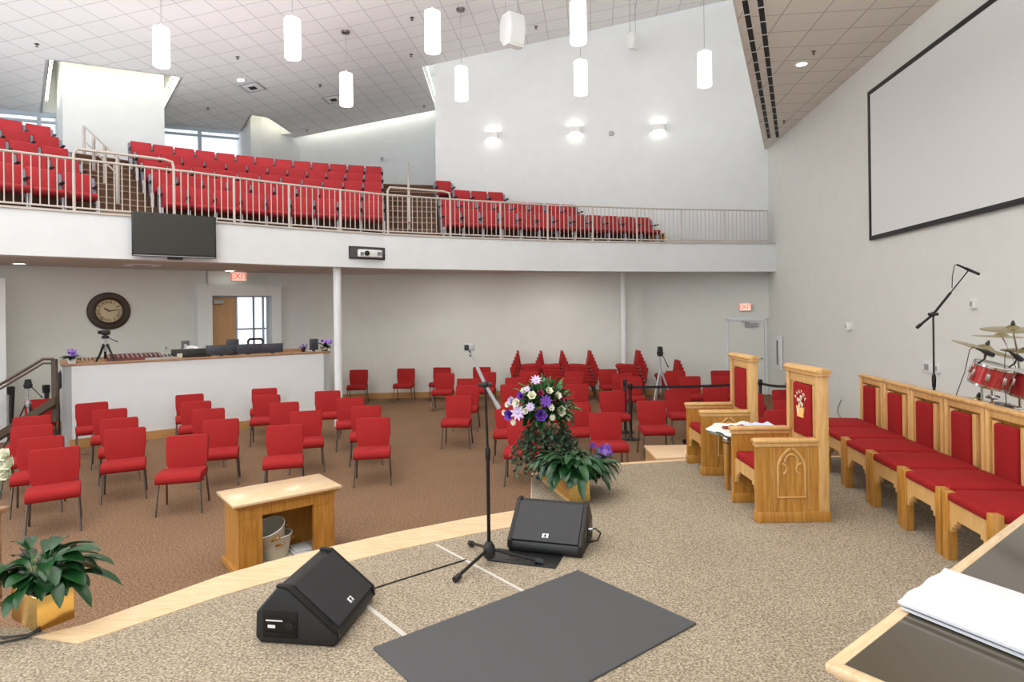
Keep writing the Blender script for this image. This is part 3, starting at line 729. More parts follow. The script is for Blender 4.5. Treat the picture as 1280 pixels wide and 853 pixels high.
# exit signs
def exit_sign(p, rz, s, label):
    t = thing('exit_sign', label, 'exit sign', p, rz)
    m = MB(); m.box(-.17*s, .17*s, -.05, 0, -.11*s, .11*s, .006); obj('housing', m, WHITE, t)
    m = MB(); m.box(-.155*s, .155*s, -.056, -.048, -.095*s, .095*s); obj('face', m, EXITW, t, smooth=False)
    text('letters', 'EXIT', .19*s, EXITR, t, Matrix.Translation((0, -.058, 0)) @ Matrix.Rotation(R(90), 4, 'X'))
pp = Py(298, 346, 15.3); exit_sign(pp, math.atan2(WD.y, WD.x), 1.05, 'lit red EXIT sign under the balcony above the oak double door')
exit_sign((*(Py(931, 384, 17.3).xy), Py(931, 384, 17.3).z), R(-4), .95, 'lit red EXIT sign on the back wall above the pale door at right')
# small things on the right wall
def rwp(u, v):
    x, s = ray(u, v); y = 5.22 / (x - .11); return Vector((x * y, y, H + s * y))
def wallbox(name, label, cat, u, v, wd_, hh, dp=.05, mt=WHITE):
    p = rwp(u, v); t = thing(name, label, cat, p, ra)
    m = MB(); m.box(-wd_/2, wd_/2, 0, dp, -hh/2, hh/2, .006); obj('body', m, mt, t)
    m = MB(); m.box(-wd_/5, wd_/5, dp, dp + .008, -hh/4, hh/4); obj('insert', m, SILVER, t, smooth=False)
wallbox('wall_camera', 'small white sensor on the right wall above the tall throne', 'sensor', 1064, 408, .09, .14, .1)
wallbox('thermostat', 'small pale thermostat on the right wall under the projection screen', 'thermostat', 1219, 380, .10, .12)
wallbox('outlet_plate', 'wide pale outlet plate on the right wall behind the microphone stand', 'outlet', 1160, 459, .26, .18, .02)
wallbox('outlet_plate', 'narrow pale outlet plate on the right wall just right of the microphone stand', 'outlet', 1174, 461, .09, .13, .04)
p = rwp(965, 443); t = thing('extinguisher_cabinet', 'narrow white wall cabinet with a dark slot by the back right corner', 'cabinet', (rwx(16.4) - .01, 16.4, 1.22), ra)
m = MB(); m.box(-.26, .26, 0, .05, -.45, .45, .01); obj('body', m, WALLW, t)
m = MB(); m.box(-.06, .06, .05, .056, -.32, .32); obj('slot', m, STEEL, t, smooth=False)
# clock
x_, s_ = ray(136, 389); y_ = None
t_ = (x_ * WA.y - WA.x) / (WD.x - x_ * WD.y); c = WA + WD * t_; cz = H + s_ * c.y
clk = thing('wall_clock', 'large round wall clock with a dark carved rim and cream roman dial', 'clock', (c.x, c.y, cz), math.atan2(WD.y, WD.x))
CR = 23.4 / 780 * c.y
RX = Matrix.Rotation(R(90), 4, 'X')
m = MB(); m.lathe([(CR*.60, .02), (CR*.62, .07), (CR*.68, .085), (CR*.74, .07), (CR*.88, .075), (CR*.96, .06), (CR, .03), (CR, 0), (CR*.6, 0)], 48, RX, cap=False); obj('rim', m, CLOCKD, clk)
m = MB(); m.lathe([(CR*.63, 0), (CR*.63, .03)], 48, RX); obj('dial', m, CLOCKF, clk)
for i, s in enumerate(('XII', 'I', 'II', 'III', 'IIII', 'V', 'VI', 'VII', 'VIII', 'IX', 'X', 'XI')):
    a = R(-30 * i)
    text('numeral', s, CR*.25, INK, clk, Matrix.Rotation(a, 4, 'Y').inverted() @ Matrix.Translation((0, -.034, CR*.47)) @ RX)
for ang, ln, wd_ in ((-56, .30, .03), (81, .44, .02)):
    m = MB(); m.M = Matrix.Rotation(R(ang), 4, 'Y'); m.prismy([(-wd_*CR, -.06*CR), (wd_*CR, -.06*CR), (wd_*CR*1.3, ln*CR*.7), (0, ln*CR), (-wd_*CR*1.3, ln*CR*.7)], -.042, -.038); obj('hand', m, INK, clk, smooth=False)

# ------------------------------------------------------------------ sound booth
BA = Vector((-8.14, 11.27)); BB = Vector((-4.17, 14.22)); bd = (BB - BA).normalized(); bn = Vector((-bd.y, bd.x)); BL = (BB - BA).length
bt = thing('sound_booth', 'white half-height sound booth wall with a wooden ledge under the clock', 'sound booth', (BA.x, BA.y, 0), math.atan2(bd.y, bd.x))
m = MB(); m.box(0, BL, 0, .14, 0, 1.50); m.box(0, .14, 0, 1.5, 0, 1.50); m.box(BL - .14, BL, 0, 1.3, 0, 1.5); obj('wall', m, WALLW, bt, smooth=False)
m = MB(); m.box(-.02, BL + .02, -.02, .22, 1.50, 1.535, .005); m.box(-.02, .2, .2, 1.5, 1.50, 1.535, .005); obj('ledge', m, DARKW, bt)
m = MB(); m.box(.14, BL - .14, .22, 1.25, 1.46, 1.50); m.box(.14, BL - .14, 1.22, 1.27, 1.50, 1.56); obj('worktop', m, DARKW, bt, smooth=False)
m = MB(); m.box(.1, BL, -.022, 0, 0, .16); obj('baseboard', m, BASEW, bt, smooth=False)
m = MB(); m.M = Matrix.Translation((BA.x, BA.y, 0)) @ Matrix.Rotation(math.atan2(bd.y, bd.x), 4, 'Z'); m.box(.14, BL - .14, .15, 2.6, 0, .75); struct('floor_booth', m, CARPET)
def bp(u, off, z):                     # point on the booth counter on the sight line u
    x, s = ray(u, 445); o = BA + bn * off; t = (x * o.y - o.x) / (bd.x - x * bd.y); q = o + bd * t; return Vector((q.x, q.y, z))
BR = math.atan2(bd.y, bd.x)
# camera tripod on the counter
def tripod(t, h, spread, mt, r=.014, headcol=BLACK):
    for i in range(3):
        a = R(90 + 120 * i); m = MB()
        m.tube([(.03*math.cos(a), .03*math.sin(a), h*.66), (spread*.55*math.cos(a), spread*.55*math.sin(a), h*.3), (spread*math.cos(a), spread*math.sin(a), .01)], [r*1.3, r, r*.8], 8); obj('leg', m, mt, t)
    m = MB(); m.tube([(0, 0, h*.4), (0, 0, h*.86)], r*1.1, 10); m.lathe([(.04, h*.62), (.045, h*.66), (.03, h*.70)], 12); obj('column', m, SILVER, t)
    m = MB(); m.box(-.045, .045, -.05, .05, h*.86, h*.95, .01); m.box(-.03, .03, -.06, .06, h*.95, h*.98); m.lathe([(.03, -.06), (.03, .06)], 12, Matrix.Translation((0, 0, h*.9)) @ Matrix.Rotation(R(90), 4, 'Y')); obj('head', m, headcol, t)
    m = MB(); m.tube([(.03, .0, h*.9), (.16, .04, h*.76), (.2, .05, h*.72)], [.008, .008, .014], 8); obj('pan_handle', m, BLACK, t)
p = bp(132, .32, 1.50)
t = thing('camera_tripod', 'small tripod standing on the booth counter in front of the clock', 'tripod', p, BR); tripod(t, .55, .20, BLACKM, .02)
t = thing('video_camera', 'black video camera on the small tripod below the clock', 'camera', (p.x, p.y, 1.50 + .55*.98), BR)
m = MB(); m.box(-.07, .08, -.06, .06, 0, .09, .02); obj('body', m, BLACK, t)
m = MB(); m.lathe([(.03, 0), (.034, .06)], 16, Matrix.Translation((-.06, 0, .05)) @ Matrix.Rotation(R(-90), 4, 'Y')); obj('lens', m, BLACKM, t)
# mixer boards and boxes
def console(u, off, L, W, hh, name, label, mt, knob, rows=3, cols=10, z=1.50):
    p = bp(u, off, z); t = thing(name, label, 'mixing desk', p, BR)
    m = MB(); m.prismx([(-W/2, 0), (W/2, 0), (W/2, hh), (-W/2, hh*.5)], -L/2, L/2, .006); obj('body', m, mt, t)
    for i in range(cols):
        for j in range(rows):
            y = -W/2 + W*(j+.6)/(rows+.4); m = MB(); zz = hh*(.5 + .5*(y+W/2)/W)
            m.lathe([(.012, zz), (.009, zz + .03)], 8, Matrix.Translation((-L/2 + L*(i+.5)/cols, y, 0))); obj('knob', m, knob, t)
console(113, .45, .5, .3, .1, 'mixing_desk', 'low brown mixing desk at the left end of the booth counter', DARKW, STEEL, 2, 8)
console(168, .55, .95, .5, .14, 'mixing_desk', 'long reddish mixing desk right of the tripod', mat('burgundy_panel', (.14, .03, .025), .5), SILVER, 3, 12)
console(202, .40, .6, .35, .1, 'mixing_desk', 'small grey mixing desk in the middle of the booth counter', SILVER, BLACK, 2, 9)
def monitor(u, off, wd_, hh, label, z=1.50, rz=0, mt=MONS):
    p = bp(u, off, z); t = thing('computer_monitor', label, 'monitor', p, BR + rz, group='monitors on the sound booth')
    m = MB(); m.box(-wd_/2, wd_/2, -.02, .015, .05, .05 + hh, .006); obj('panel', m, mt, t)
    m = MB(); m.box(-.03, .03, -.0, .03, .0, .15); m.box(-.11, .11, -.07, .09, 0, .012); obj('stand', m, BLACK, t, smooth=False)
    m = MB(); m.box(-wd_/2 + .02, wd_/2 - .02, .012, .018, .07, .03 + hh); obj('screen', m, BLACK, t, smooth=False)
monitor(277, .3, .60, .21, 'left of the three dark monitors standing on the booth counter')
monitor(310, .3, .62, .21, 'middle of the three dark monitors standing on the booth counter')
monitor(341, .3, .44, .20, 'right of the three dark monitors standing on the booth counter')
monitor(291, .95, .26, .30, 'small dark monitor behind the left counter monitor, in front of the oak door')
monitor(392.5, .5, .20, .26, 'small black square monitor at the right end of the booth beside the flowers')
p = bp(240, .45, 1.50); t = thing('equipment_box', 'black equipment box with papers on it on the booth counter', 'box', p, BR)
m = MB(); m.box(-.36, .34, -.15, .2, 0, .19, .01); obj('case', m, BLACK, t)
m = MB(); m.box(-.30, -.2, -.16, -.148, .03, .12); obj('label_plate', m, BUCKET, t, smooth=False)
t = thing('paper_stack', 'crumpled white papers lying on the black equipment box', 'papers', (p.x, p.y, 1.69), BR + .1)
m = MB()
for i in range(4): m.M = Matrix.Rotation(.2*i - .3, 4, 'Z') @ Matrix.Rotation(.05*i, 4, 'X'); m.box(-.16 + .03*i, .1, -.1, .1, .01 + .012*i, .016 + .012*i)
obj('sheets', m, PAPER, t, smooth=False)
c = pw(3.42, .02); t = thing('light_switch', 'dark square switch panel on the clock wall above the black box', 'switch', (WA.x + WD.x*3.3, WA.y + WD.y*3.3, 1.62), math.atan2(WD.y, WD.x))
x_, s_ = ray(231.5, 432); t_ = (x_ * WA.y - WA.x) / (WD.x - x_ * WD.y); q = WA + WD * t_; t.location = (q.x, q.y, H + s_ * q.y)
m = MB(); m.box(-.085, .085, -.03, 0, -.13, .11, .004); obj('plate', m, GREYP, t)
m = MB(); m.box(-.035, .035, -.038, -.03, -.03, .03); obj('rocker', m, WHITE, t, smooth=False)
x_, s_ = ray(207, 435); t_ = (x_ * WA.y - WA.x) / (WD.x - x_ * WD.y); q = WA + WD * t_
t = thing('outlet_plate', 'pale outlet plate on the clock wall above the booth counter', 'outlet', (q.x, q.y, H + s_ * q.y), math.atan2(WD.y, WD.x))
m = MB(); m.box(-.05, .05, -.02, 0, -.07, .07, .004); obj('plate', m, WHITE, t)
m = MB(); m.box(-.02, .02, -.026, -.02, -.04, .04); obj('socket', m, SILVER, t, smooth=False)
# office chair top behind the booth
p = bp(320, 1.9, .75); t = thing('office_chair', 'grey office chair with an open arched back behind the booth monitors', 'chair', p, BR)
m = MB(); m.tube([(-.17, 0, .62), (-.17, .03, 1.0), (-.13, .04, 1.05), (.13, .04, 1.05), (.17, .03, 1.0), (.17, 0, .62)], .028, 8); obj('back_frame', m, BLACK, t)
m = MB(); m.box(-.24, .24, -.24, .22, .45, .53, .03); obj('seat', m, BLACK, t)
m = MB(); m.tube([(0, 0, .05), (0, 0, .45)], .03); obj('column', m, BLACK, t)
for i in range(5):
    a = R(72*i); m = MB(); m.tube([(0, 0, .08), (.28*math.cos(a), .28*math.sin(a), .05)], .02); m.ball((.28*math.cos(a), .28*math.sin(a), .03), .03, 8); obj('leg', m, BLACK, t)

# ------------------------------------------------------------------ flowers and leaves helpers
def leaf(m, base_, d, L, W, droop, seg=6, twist=0):
    d = Vector(d).normalized(); side = d.cross(Vector((0, 0, 1)))
    if side.length < .1: side = Vector((1, 0, 0))
    side.normalize(); side = (Matrix.Rotation(twist, 3, d) @ side)
    p = Vector(base_); prev = None; v = d.copy()
    for i in range(seg + 1):
        f = i / seg; wv = W * (math.sin(math.pi * min(1, f * .96 + .04)) ** .8) * .5 + .001
        up = side.cross(v).normalized() * (wv * .35)
        row = [m.bm.verts.new(m.M @ (p - side * wv + up)), m.bm.verts.new(m.M @ p), m.bm.verts.new(m.M @ (p + side * wv + up))]
        if prev:
            m.bm.faces.new((prev[0], prev[1], row[1], row[0])); m.bm.faces.new((prev[1], prev[2], row[2], row[1]))
        prev = row; v = (v + Vector((0, 0, -droop / seg))).normalized(); p = p + v * (L / seg)
def rose(m, c, r, n=3, cup=1):
    for k in range(n):
        rr = r * (1 - .28 * k); cnt = 6 - k
        for i in range(cnt):
            a = 2*math.pi*i/cnt + k*.5
            leaf(m, (c[0], c[1], c[2] + r*.15*k), (math.cos(a)*(1 - .2*k), math.sin(a)*(1 - .2*k), .55 + .4*k), rr*1.25, rr*1.3, -.5*cup, 4)
def daisy(m, c, r, n=16, nrm=(0, -1, .4)):
    q = Vector((0, 0, 1)).rotation_difference(Vector(nrm).normalized()).to_matrix().to_4x4(); M = m.M.copy(); m.M = M @ Matrix.Translation(c) @ q
    for i in range(n):
        a = 2*math.pi*i/n; leaf(m, (0, 0, .005*(i % 2)), (math.cos(a), math.sin(a), .15 + .25*(i % 2)), r*(1 if i % 2 else .8), r*.3, .3, 3)
    m.ball((0, 0, .01), r*.2, 8); m.M = M
def leafmat_obj(name, m, mt, parent):
    o = obj(name, m, mt, parent, ang=80); return o

# flowers on the booth
def small_pot(p, label, pot, petal, rr=.11, name='potted_flowers', ph=.09):
    t = thing(name, label, 'flowers', p)
    m = MB(); m.lathe([(rr*.45, 0), (rr*.6, ph), (rr*.62, ph)], 16); obj('pot', m, pot, t)
    m = MB()
    for i in range(22):
        a = random.uniform(0, 6.28); e = random.uniform(.1, 1.3); leaf(m, (0, 0, ph), (math.cos(a), math.sin(a), e), rr*random.uniform(1, 1.7), rr*.45, .8, 4)
    leafmat_obj('foliage', m, LEAF, t)
    for i in range(13):
        a = random.uniform(0, 6.28); q = random.uniform(.1, .9)*rr; m = MB(); daisy(m, (q*math.cos(a) + rr*.25, q*math.sin(a) - .02, ph + random.uniform(.3, 1.2)*rr), rr*.30, 12, (random.uniform(-.5, .5), -1, random.uniform(.1, .9))); leafmat_obj('bloom', m, petal if i % 3 else PURPLE, t)
small_pot(bp(90, .12, 1.535), 'small pot of purple flowers on the left corner of the booth ledge', WHITE, VIOLET, .13)
small_pot(bp(406, .12, 1.535), 'small glass of blue-violet flowers on the right end of the booth ledge', GLASSV, VIOLET, .14)
small_pot(bp(379, .7, 1.50), 'tiny blue flowers low on the right part of the booth counter', BLACK, PURPLE, .08)

# ------------------------------------------------------------------ ramp rail and things at the far left
ra0 = Py(0, 481, 10.6); rb0 = Py(54, 449, 10.9); rc0 = Py(68, 449, 11.0)
t = thing('ramp_handrail', 'bronze double handrail sloping down to the left beside the sound booth', 'handrail', (rc0.x, rc0.y, .0))
def L_(p): return (p.x - rc0.x, p.y - rc0.y, p.z)
ex = ra0 + (ra0 - rb0) * .8
m = MB(); m.tube([L_(ex), L_(rb0), L_(rc0)], .024); obj('top_rail', m, RAILD, t)
dz = Vector((0, 0, -.075)); m = MB(); m.tube([L_(ex + dz), L_(rb0 + dz), L_(rc0 + dz)], .018); obj('lower_rail', m, RAILD, t)
m = MB(); m.box(-.04, .04, -.03, .03, .55, rc0.z); obj('post', m, RAILD, t, smooth=False)
s0 = Py(0, 538, 10.6); s1 = Py(68, 496, 10.9)
m = MB(); e2_ = s0 + (s0 - s1) * .6
vs = [L_(e2_), L_(s1), L_(s1 + Vector((0, 0, -.14))), L_(e2_ + Vector((0, 0, -.14)))]
vs = vs + [(q[0] + .04, q[1] + .06, q[2]) for q in vs]; m._add(vs, [(0,1,2,3),(7,6,5,4),(0,4,5,1),(1,5,6,2),(2,6,7,3),(3,7,4,0)]); obj('stringer', m, RAILD, t, smooth=False)
t = thing('camera_tripod', 'black tripod standing behind the leftmost red chairs', 'tripod', Pz(36, 566, 0), R(20)); tripod(t, 1.32, .42, BLACKM, .011)
for u, v0, v1, lab in ((14, 484, 528, 'slim black stand leaning near the left pier'), (58, 482, 505, 'short black stand with a clamp beside the ramp post')):
    a = Py(u, v1, 11.9); b = Py(u + 1, v0, 11.9); t = thing('equipment_stand', lab, 'stand', (a.x, a.y, 0))
    m = MB(); m.tube([(0, 0, 0), (0, 0, a.z), (b.x-a.x, 0, b.z)], [.03, .035, .05], 10); obj('shaft', m, BLACK, t)
    m = MB(); m.lathe([(.06, b.z - .14), (.065, b.z), (.05, b.z + .01)], 12); obj('head', m, BLACKM, t)
t = thing('coiled_cable', 'black cables and a small speaker hanging on the left end of the booth', 'cable', (BA.x, BA.y, 0), BR)
m = MB(); m.tube([(-.02, .35, 1.4), (-.05, .38, 1.0), (-.04, .33, .6), (-.06, .36, .2), (-.04, .4, .02)], .012); m.tube([(-.02, .25, 1.3), (-.06, .22, .9), (-.04, .25, .5), (-.05, .2, .02)], .01); obj('cord', m, BLACK, t)
m = MB(); m.box(-.14, -.001, .5, .68, 1.05, 1.36, .02); obj('box_speaker', m, BLACK, t)

# ------------------------------------------------------------------ church chairs
CW = .245
def chair_proto():
    t = thing('church_chair', 'x', 'chair')
    out = [(-.205, .44), (-.21, .50), (-.235, .58), (-CW, .63), (-CW, .845), (-.225, .87), (.225, .87), (CW, .845), (CW, .63), (.235, .58), (.21, .50), (.205, .44)]
    m = MB(); m.M = Matrix.Translation((0, .20, .44)) @ Matrix.Rotation(R(-9), 4, 'X') @ Matrix.Translation((0, 0, -.44))
    m.prismy(out, -.028, .028, .016, 3); obj('backrest', m, RED, t)
    m = MB(); m.prismx([(-.27, .375), (-.305, .40), (-.312, .45), (-.285, .49), (-.22, .505), (.10, .485), (.19, .47), (.205, .43), (.19, .395)], -.25, .25, .018, 3); obj('seat', m, RED, t)
    for sx in (-1, 1):
        m = MB(); m.tube([(sx*.225, -.20, .40), (sx*.238, -.235, .2), (sx*.25, -.27, .0)], .0125, 8); obj('leg', m, STEEL, t)
        m = MB(); m.tube([(sx*.225, .17, .40), (sx*.235, .205, .2), (sx*.245, .25, .0)], .0125, 8); obj('leg', m, STEEL, t)
    m = MB(); m.tube([(-.225, -.20, .39), (.225, -.20, .39), (.225, .17, .39), (-.225, .17, .39)], .011, 8, closed=True)
    for sx in (-1, 1): m.tube([(sx*.225, .17, .39), (sx*.222, .235, .46), (sx*.216, .255, .58)], .011, 8)
    obj('frame', m, STEEL, t)
    return t
proto = chair_proto(); cu = [0]
def place_chair(x, y, ang, label, group, z=0, rx=0):
    # x, y = middle of the top of the back
    a = R(ang); yt = .268
    bx, by = x + yt * math.sin(a), y - yt * math.cos(a)
    if not cu[0]:
        proto.location = (bx, by, z); proto.rotation_euler = (0, 0, a); proto['label'] = label; proto['group'] = group; cu[0] = 1; return proto
    return dup(proto, (bx, by, z), a, label, group)
L = 'red chair, '
chairs = [
 (-5.36, 7.29, 34, 'nearest one of the leftmost column, beside the leafy brass planter'), (-6.05, 7.99, 31, 'second one back in the leftmost column'), (-6.79, 8.81, 27, 'third one back in the leftmost column'), (-7.45, 9.67, 27, 'fourth and last one of the leftmost column'),
 (-8.8, 11.64, 27, 'darker-looking, behind the tripod and against the ramp rail'),
 (-5.30, 8.52, 29, 'nearest of the four in the column in front of the booth left end'), (-5.92, 9.38, 31, 'second of the four in front of the booth left end'), (-6.65, 10.29, 32, 'third of the four in front of the booth left end'), (-7.48, 11.08, 36, 'last of the four, right at the left corner of the booth'),
 (-4.17, 7.99, 16, 'standing alone just behind the communion table, on its left'), (-4.29, 9.16, 21, 'nearest of the four staggered ones before the middle of the booth'), (-4.98, 10.20, 21, 'second of the staggered ones before the middle of the booth'), (-5.63, 11.08, 24, 'third of the staggered ones before the middle of the booth'), (-6.26, 12.08, 29, 'last of the staggered ones, nearly touching the booth baseboard'),
 (-3.16, 8.63, 17, 'directly behind the communion table top'), (-3.27, 9.84, 19, 'second in the column behind the communion table'), (-3.97, 10.82, 19, 'third in the column behind the communion table'), (-4.67, 11.83, 17, 'fourth in the column behind the communion table'), (-5.14, 12.91, 19, 'last in the column behind the communion table, close to the booth'),
 (-3.67, 12.36, 12, 'just in front of the left white column'), (-2.96, 11.35, 15, 'second of the three forward of the left white column'), (-2.43, 10.29, 13, 'third of the three forward of the left white column'), (-2.05, 9.13, 10, 'nearest one of the column leading to the left white column'),
 (-4.15, 16.84, 6, 'dark, alone at the back wall just right of the left white column'), (-2.91, 17.05, -2, 'alone at the back wall between two other wall chairs'), (-1.95, 17.25, -6, 'at the back wall behind another chair, left of the microphone'), (-1.70, 15.59, -2, 'in front of the wall chair left of the microphone'),
 (-1.04, 14.31, -2, 'third in the column left of the microphone pole'), (-.94, 12.97, -3, 'second in the column left of the microphone pole'), (-.99, 11.42, -3, 'nearest in the column left of the microphone pole'),
 (-.85, 17.22, -7, 'at the back wall directly behind the microphone pole'), (-.66, 15.78, -6, 'second from the wall behind the microphone pole'),
 (.07, 14.33, -6, 'fourth back in the column behind the flowers'), (.41, 15.80, -7, 'last in the column behind the flowers, before the chair stacks'), (-.02, 13.04, -3, 'third back in the column behind the flowers'), (-.06, 10.37, -2, 'second in the column behind the flowers, half hidden by petals'), (.15, 9.03, -4, 'nearest behind the flowers, only its left legs and seat edge showing'),
 (1.54, 15.65, -6, 'last in the column right of the flowers'), (1.35, 14.26, -6, 'fourth back in the column right of the flowers'), (1.33, 12.96, -3, 'third back in the column right of the flowers'), (.94, 11.75, -4, 'low one peeking over the right side of the flowers'), (1.04, 10.41, 1, 'right behind the white petals at the right of the flowers'), (1.37, 9.34, 1, 'nearest on the right of the flowers, behind the little violet vase'),
 (1.87, 11.80, 0, 'just left of the two belt posts'), (2.45, 16.15, 6, 'rearmost, left of the right white column'), (2.64, 15.10, -5, 'at the foot of the right white column'), (2.67, 14.10, -3, 'behind the two belt posts'),
 (2.32, 10.51, 1, 'in front of the belt posts, behind the maple step'), (3.12, 11.85, 0, 'in front of the wheeled tripod base'), (4.02, 14.21, -3, 'behind the belt, right of the tripod'), (4.04, 15.52, -3, 'rearmost behind the tripod'),
 (5.14, 15.43, -1, 'rearmost left of the far throne'), (4.76, 14.19, -7, 'second from the rear left of the far throne'), (4.03, 12.42, -5, 'wide-looking, behind the belt just left of the far throne'),
 (5.09, 11.67, -3, 'farther one seen between the two thrones'), (4.01, 9.37, 2, 'nearer one seen between the two thrones'), (4.24, 11.20, -5, 'mostly hidden behind the far throne, its seat showing at the right'), (4.75, 12.75, -6, 'hidden farther behind the far throne'), (4.55, 10.35, 0, 'partly hidden behind the tall back of the near throne')]
for x, y, a, s in chairs: place_chair(x, y, a, L + s, 'red chairs set out on the hall floor')
# stacks of chairs along the back wall
stacks = [(.22, 17.0, 90, 6, 'leftmost stack'), (.84, 16.85, 90, 6, 'second stack from the left'), (1.26, 16.75, -90, 6, 'third stack from the left'), (2.0, 16.75, -90, 6, 'fourth stack from the left'), (3.27, 16.6, -90, 6, 'stack just right of the white column'), (4.2, 16.6, -90, 3, 'short stack behind the tripod')]
for x, y, a, n, s in stacks:
    sg = 1 if a < 0 else -1
    for k in range(n):
        o = dup(proto, (x - sg * .038 * k, y, .09 * k), R(a), L + ('bottom' if k == 0 else 'top' if k == n - 1 else ords[k] + ' from the floor') + ' of the ' + s, 'stacked chairs along the back wall')

# ------------------------------------------------------------------ belt posts and rear tripod
def post(x, y, label, h=1.02):
    t = thing('barrier_post', label, 'barrier post', (x, y, 0), group='belt barrier posts')
    m = MB(); m.lathe([(.17, 0), (.17, .015), (.05, .03), (.03, .045)], 24); obj('base', m, BLACKM, t)
    m = MB(); m.tube([(0, 0, .03), (0, 0, h)], .03, 14); obj('pole', m, BLACK, t)
    m = MB(); m.lathe([(.035, h - .1), (.04, h - .08), (.04, h), (.03, h + .02)], 16); obj('cassette', m, BLACKM, t)
P1 = (2.17, 11.55); P2 = (2.19, 12.2); P3 = (4.72, 11.9); P4 = (5.02, 11.4)
post(*P1, 'black belt barrier post nearest the stage, right of the flowers'); post(*P2, 'black belt barrier post just behind the nearest one')
post(*P3, 'black belt barrier post between the two thrones'); post(*P4, 'black belt barrier post at the right of the throne gap')
def belt(a, b, label):
    t = thing('barrier_belt', label, 'belt', (a[0], a[1], .96)); dx, dy = b[0]-a[0], b[1]-a[1]
    m = MB(); n = 8; pts = [(dx*i/n, dy*i/n, -.02*math.sin(math.pi*i/n)) for i in range(n+1)]; d = Vector((dx, dy)).normalized(); ox, oy = -d.y*.002, d.x*.002
    vs = []; 
    for p in pts: vs += [(p[0]-ox, p[1]-oy, p[2]-.024), (p[0]-ox, p[1]-oy, p[2]+.024), (p[0]+ox, p[1]+oy, p[2]+.024), (p[0]+ox, p[1]+oy, p[2]-.024)]
    fs = []
    for i in range(n):
        for j in range(4): fs.append((4*i+j, 4*i+(j+1)%4, 4*i+4+(j+1)%4, 4*i+4+j))
    m._add(vs, fs); obj('webbing', m, BELT, t)
belt(P1, P3, 'long black belt stretched behind the far throne to the posts'); belt(P3, P4, 'short black belt between the two right barrier posts'); belt(P2, P1, 'short black belt between the two left barrier posts')
p = Pz(838, 556, 0); t = thing('camera_tripod', 'tall silver-legged tripod standing among the chairs before the right wall corner', 'tripod', (3.05, 12.9, 0), R(10)); tripod(t, 1.66, .42, SILVER, .016)
m = MB(); 
t = thing('rolling_dolly', 'low wheeled dolly under a chair left of the far throne', 'dolly', (3.3, 10.9, 0))
for a in (30, 150, 270):
    m = MB(); m.tube([(0, 0, .1), (.3*math.cos(R(a)), .3*math.sin(R(a)), .09)], .015); obj('arm', m, CHROME, t)
    m = MB(); m.lathe([(.05, -.015), (.05, .015)], 16, Matrix.Translation((.3*math.cos(R(a)), .3*math.sin(R(a)), .05)) @ RX); obj('wheel', m, BLACK, t)
# ------------------------------------------------------------------ rubber mat, tape and cables on the stage
SG = .70
def zrot(dx, dy): return math.atan2(dy, dx)
mc = Vector((.409, 4.057)); m1 = Vector((-.724, 3.149)); md_ = (m1 - mc); m2 = Vector((md_.y, -md_.x)).normalized() * -.90
if m2.y > 0: m2 = -m2
t = thing('rubber_mat', 'large dark grey ribbed rubber mat lying on the stage carpet', 'mat', (mc.x, mc.y, SG))
m = MB(); m.prism([(0, 0), tuple(md_), tuple(md_ + m2), tuple(m2)], .001, .012, .003, 1); obj('sheet', m, MATR, t)
for o_, in (): pass
def strip(name, label, cat, a, b, wd_, mt, h=.003):
    t = thing(name, label, cat, (a[0], a[1], SG)); d = Vector((b[0]-a[0], b[1]-a[1])); n = Vector((-d.y, d.x)).normalized() * wd_ / 2
    m = MB(); m.prism([tuple(n), tuple(-n), tuple(d - n), tuple(d + n)], .0005, h); obj('strip', m, mt, t, smooth=False)
strip('floor_tape', 'pale tape strip on the stage passing the microphone stand foot', 'tape', (-.577, 4.556), (.052, 3.776), .022, TAPE)
strip('floor_tape', 'pale tape strip on the stage between the left floor monitor and the mat', 'tape', (-.887, 3.646), (-.584, 3.279), .028, TAPE)
t = thing('stage_cable', 'thin black cable lying across the stage from the left floor monitor', 'cable', (-.923, 3.795, SG))
m = MB(); m.tube([(0, 0, .004), (.29, .235, .004), (.588, .47, .004)], .005, 6); obj('cord', m, BLACK, t)
t = thing('floor_box', 'flat black floor box lid in front of the right floor monitor', 'floor box', (.03, 4.28, SG), R(-18))
m = MB(); m.box(-.20, .28, -.10, .12, .0, .008, .002); obj('lid', m, BLACK, t)
m = MB(); m.box(-.08, .0, -.06, -.02, .008, .014); m.box(.04, .1, -.06, -.02, .008, .014); obj('latch', m, STEEL, t, smooth=False)

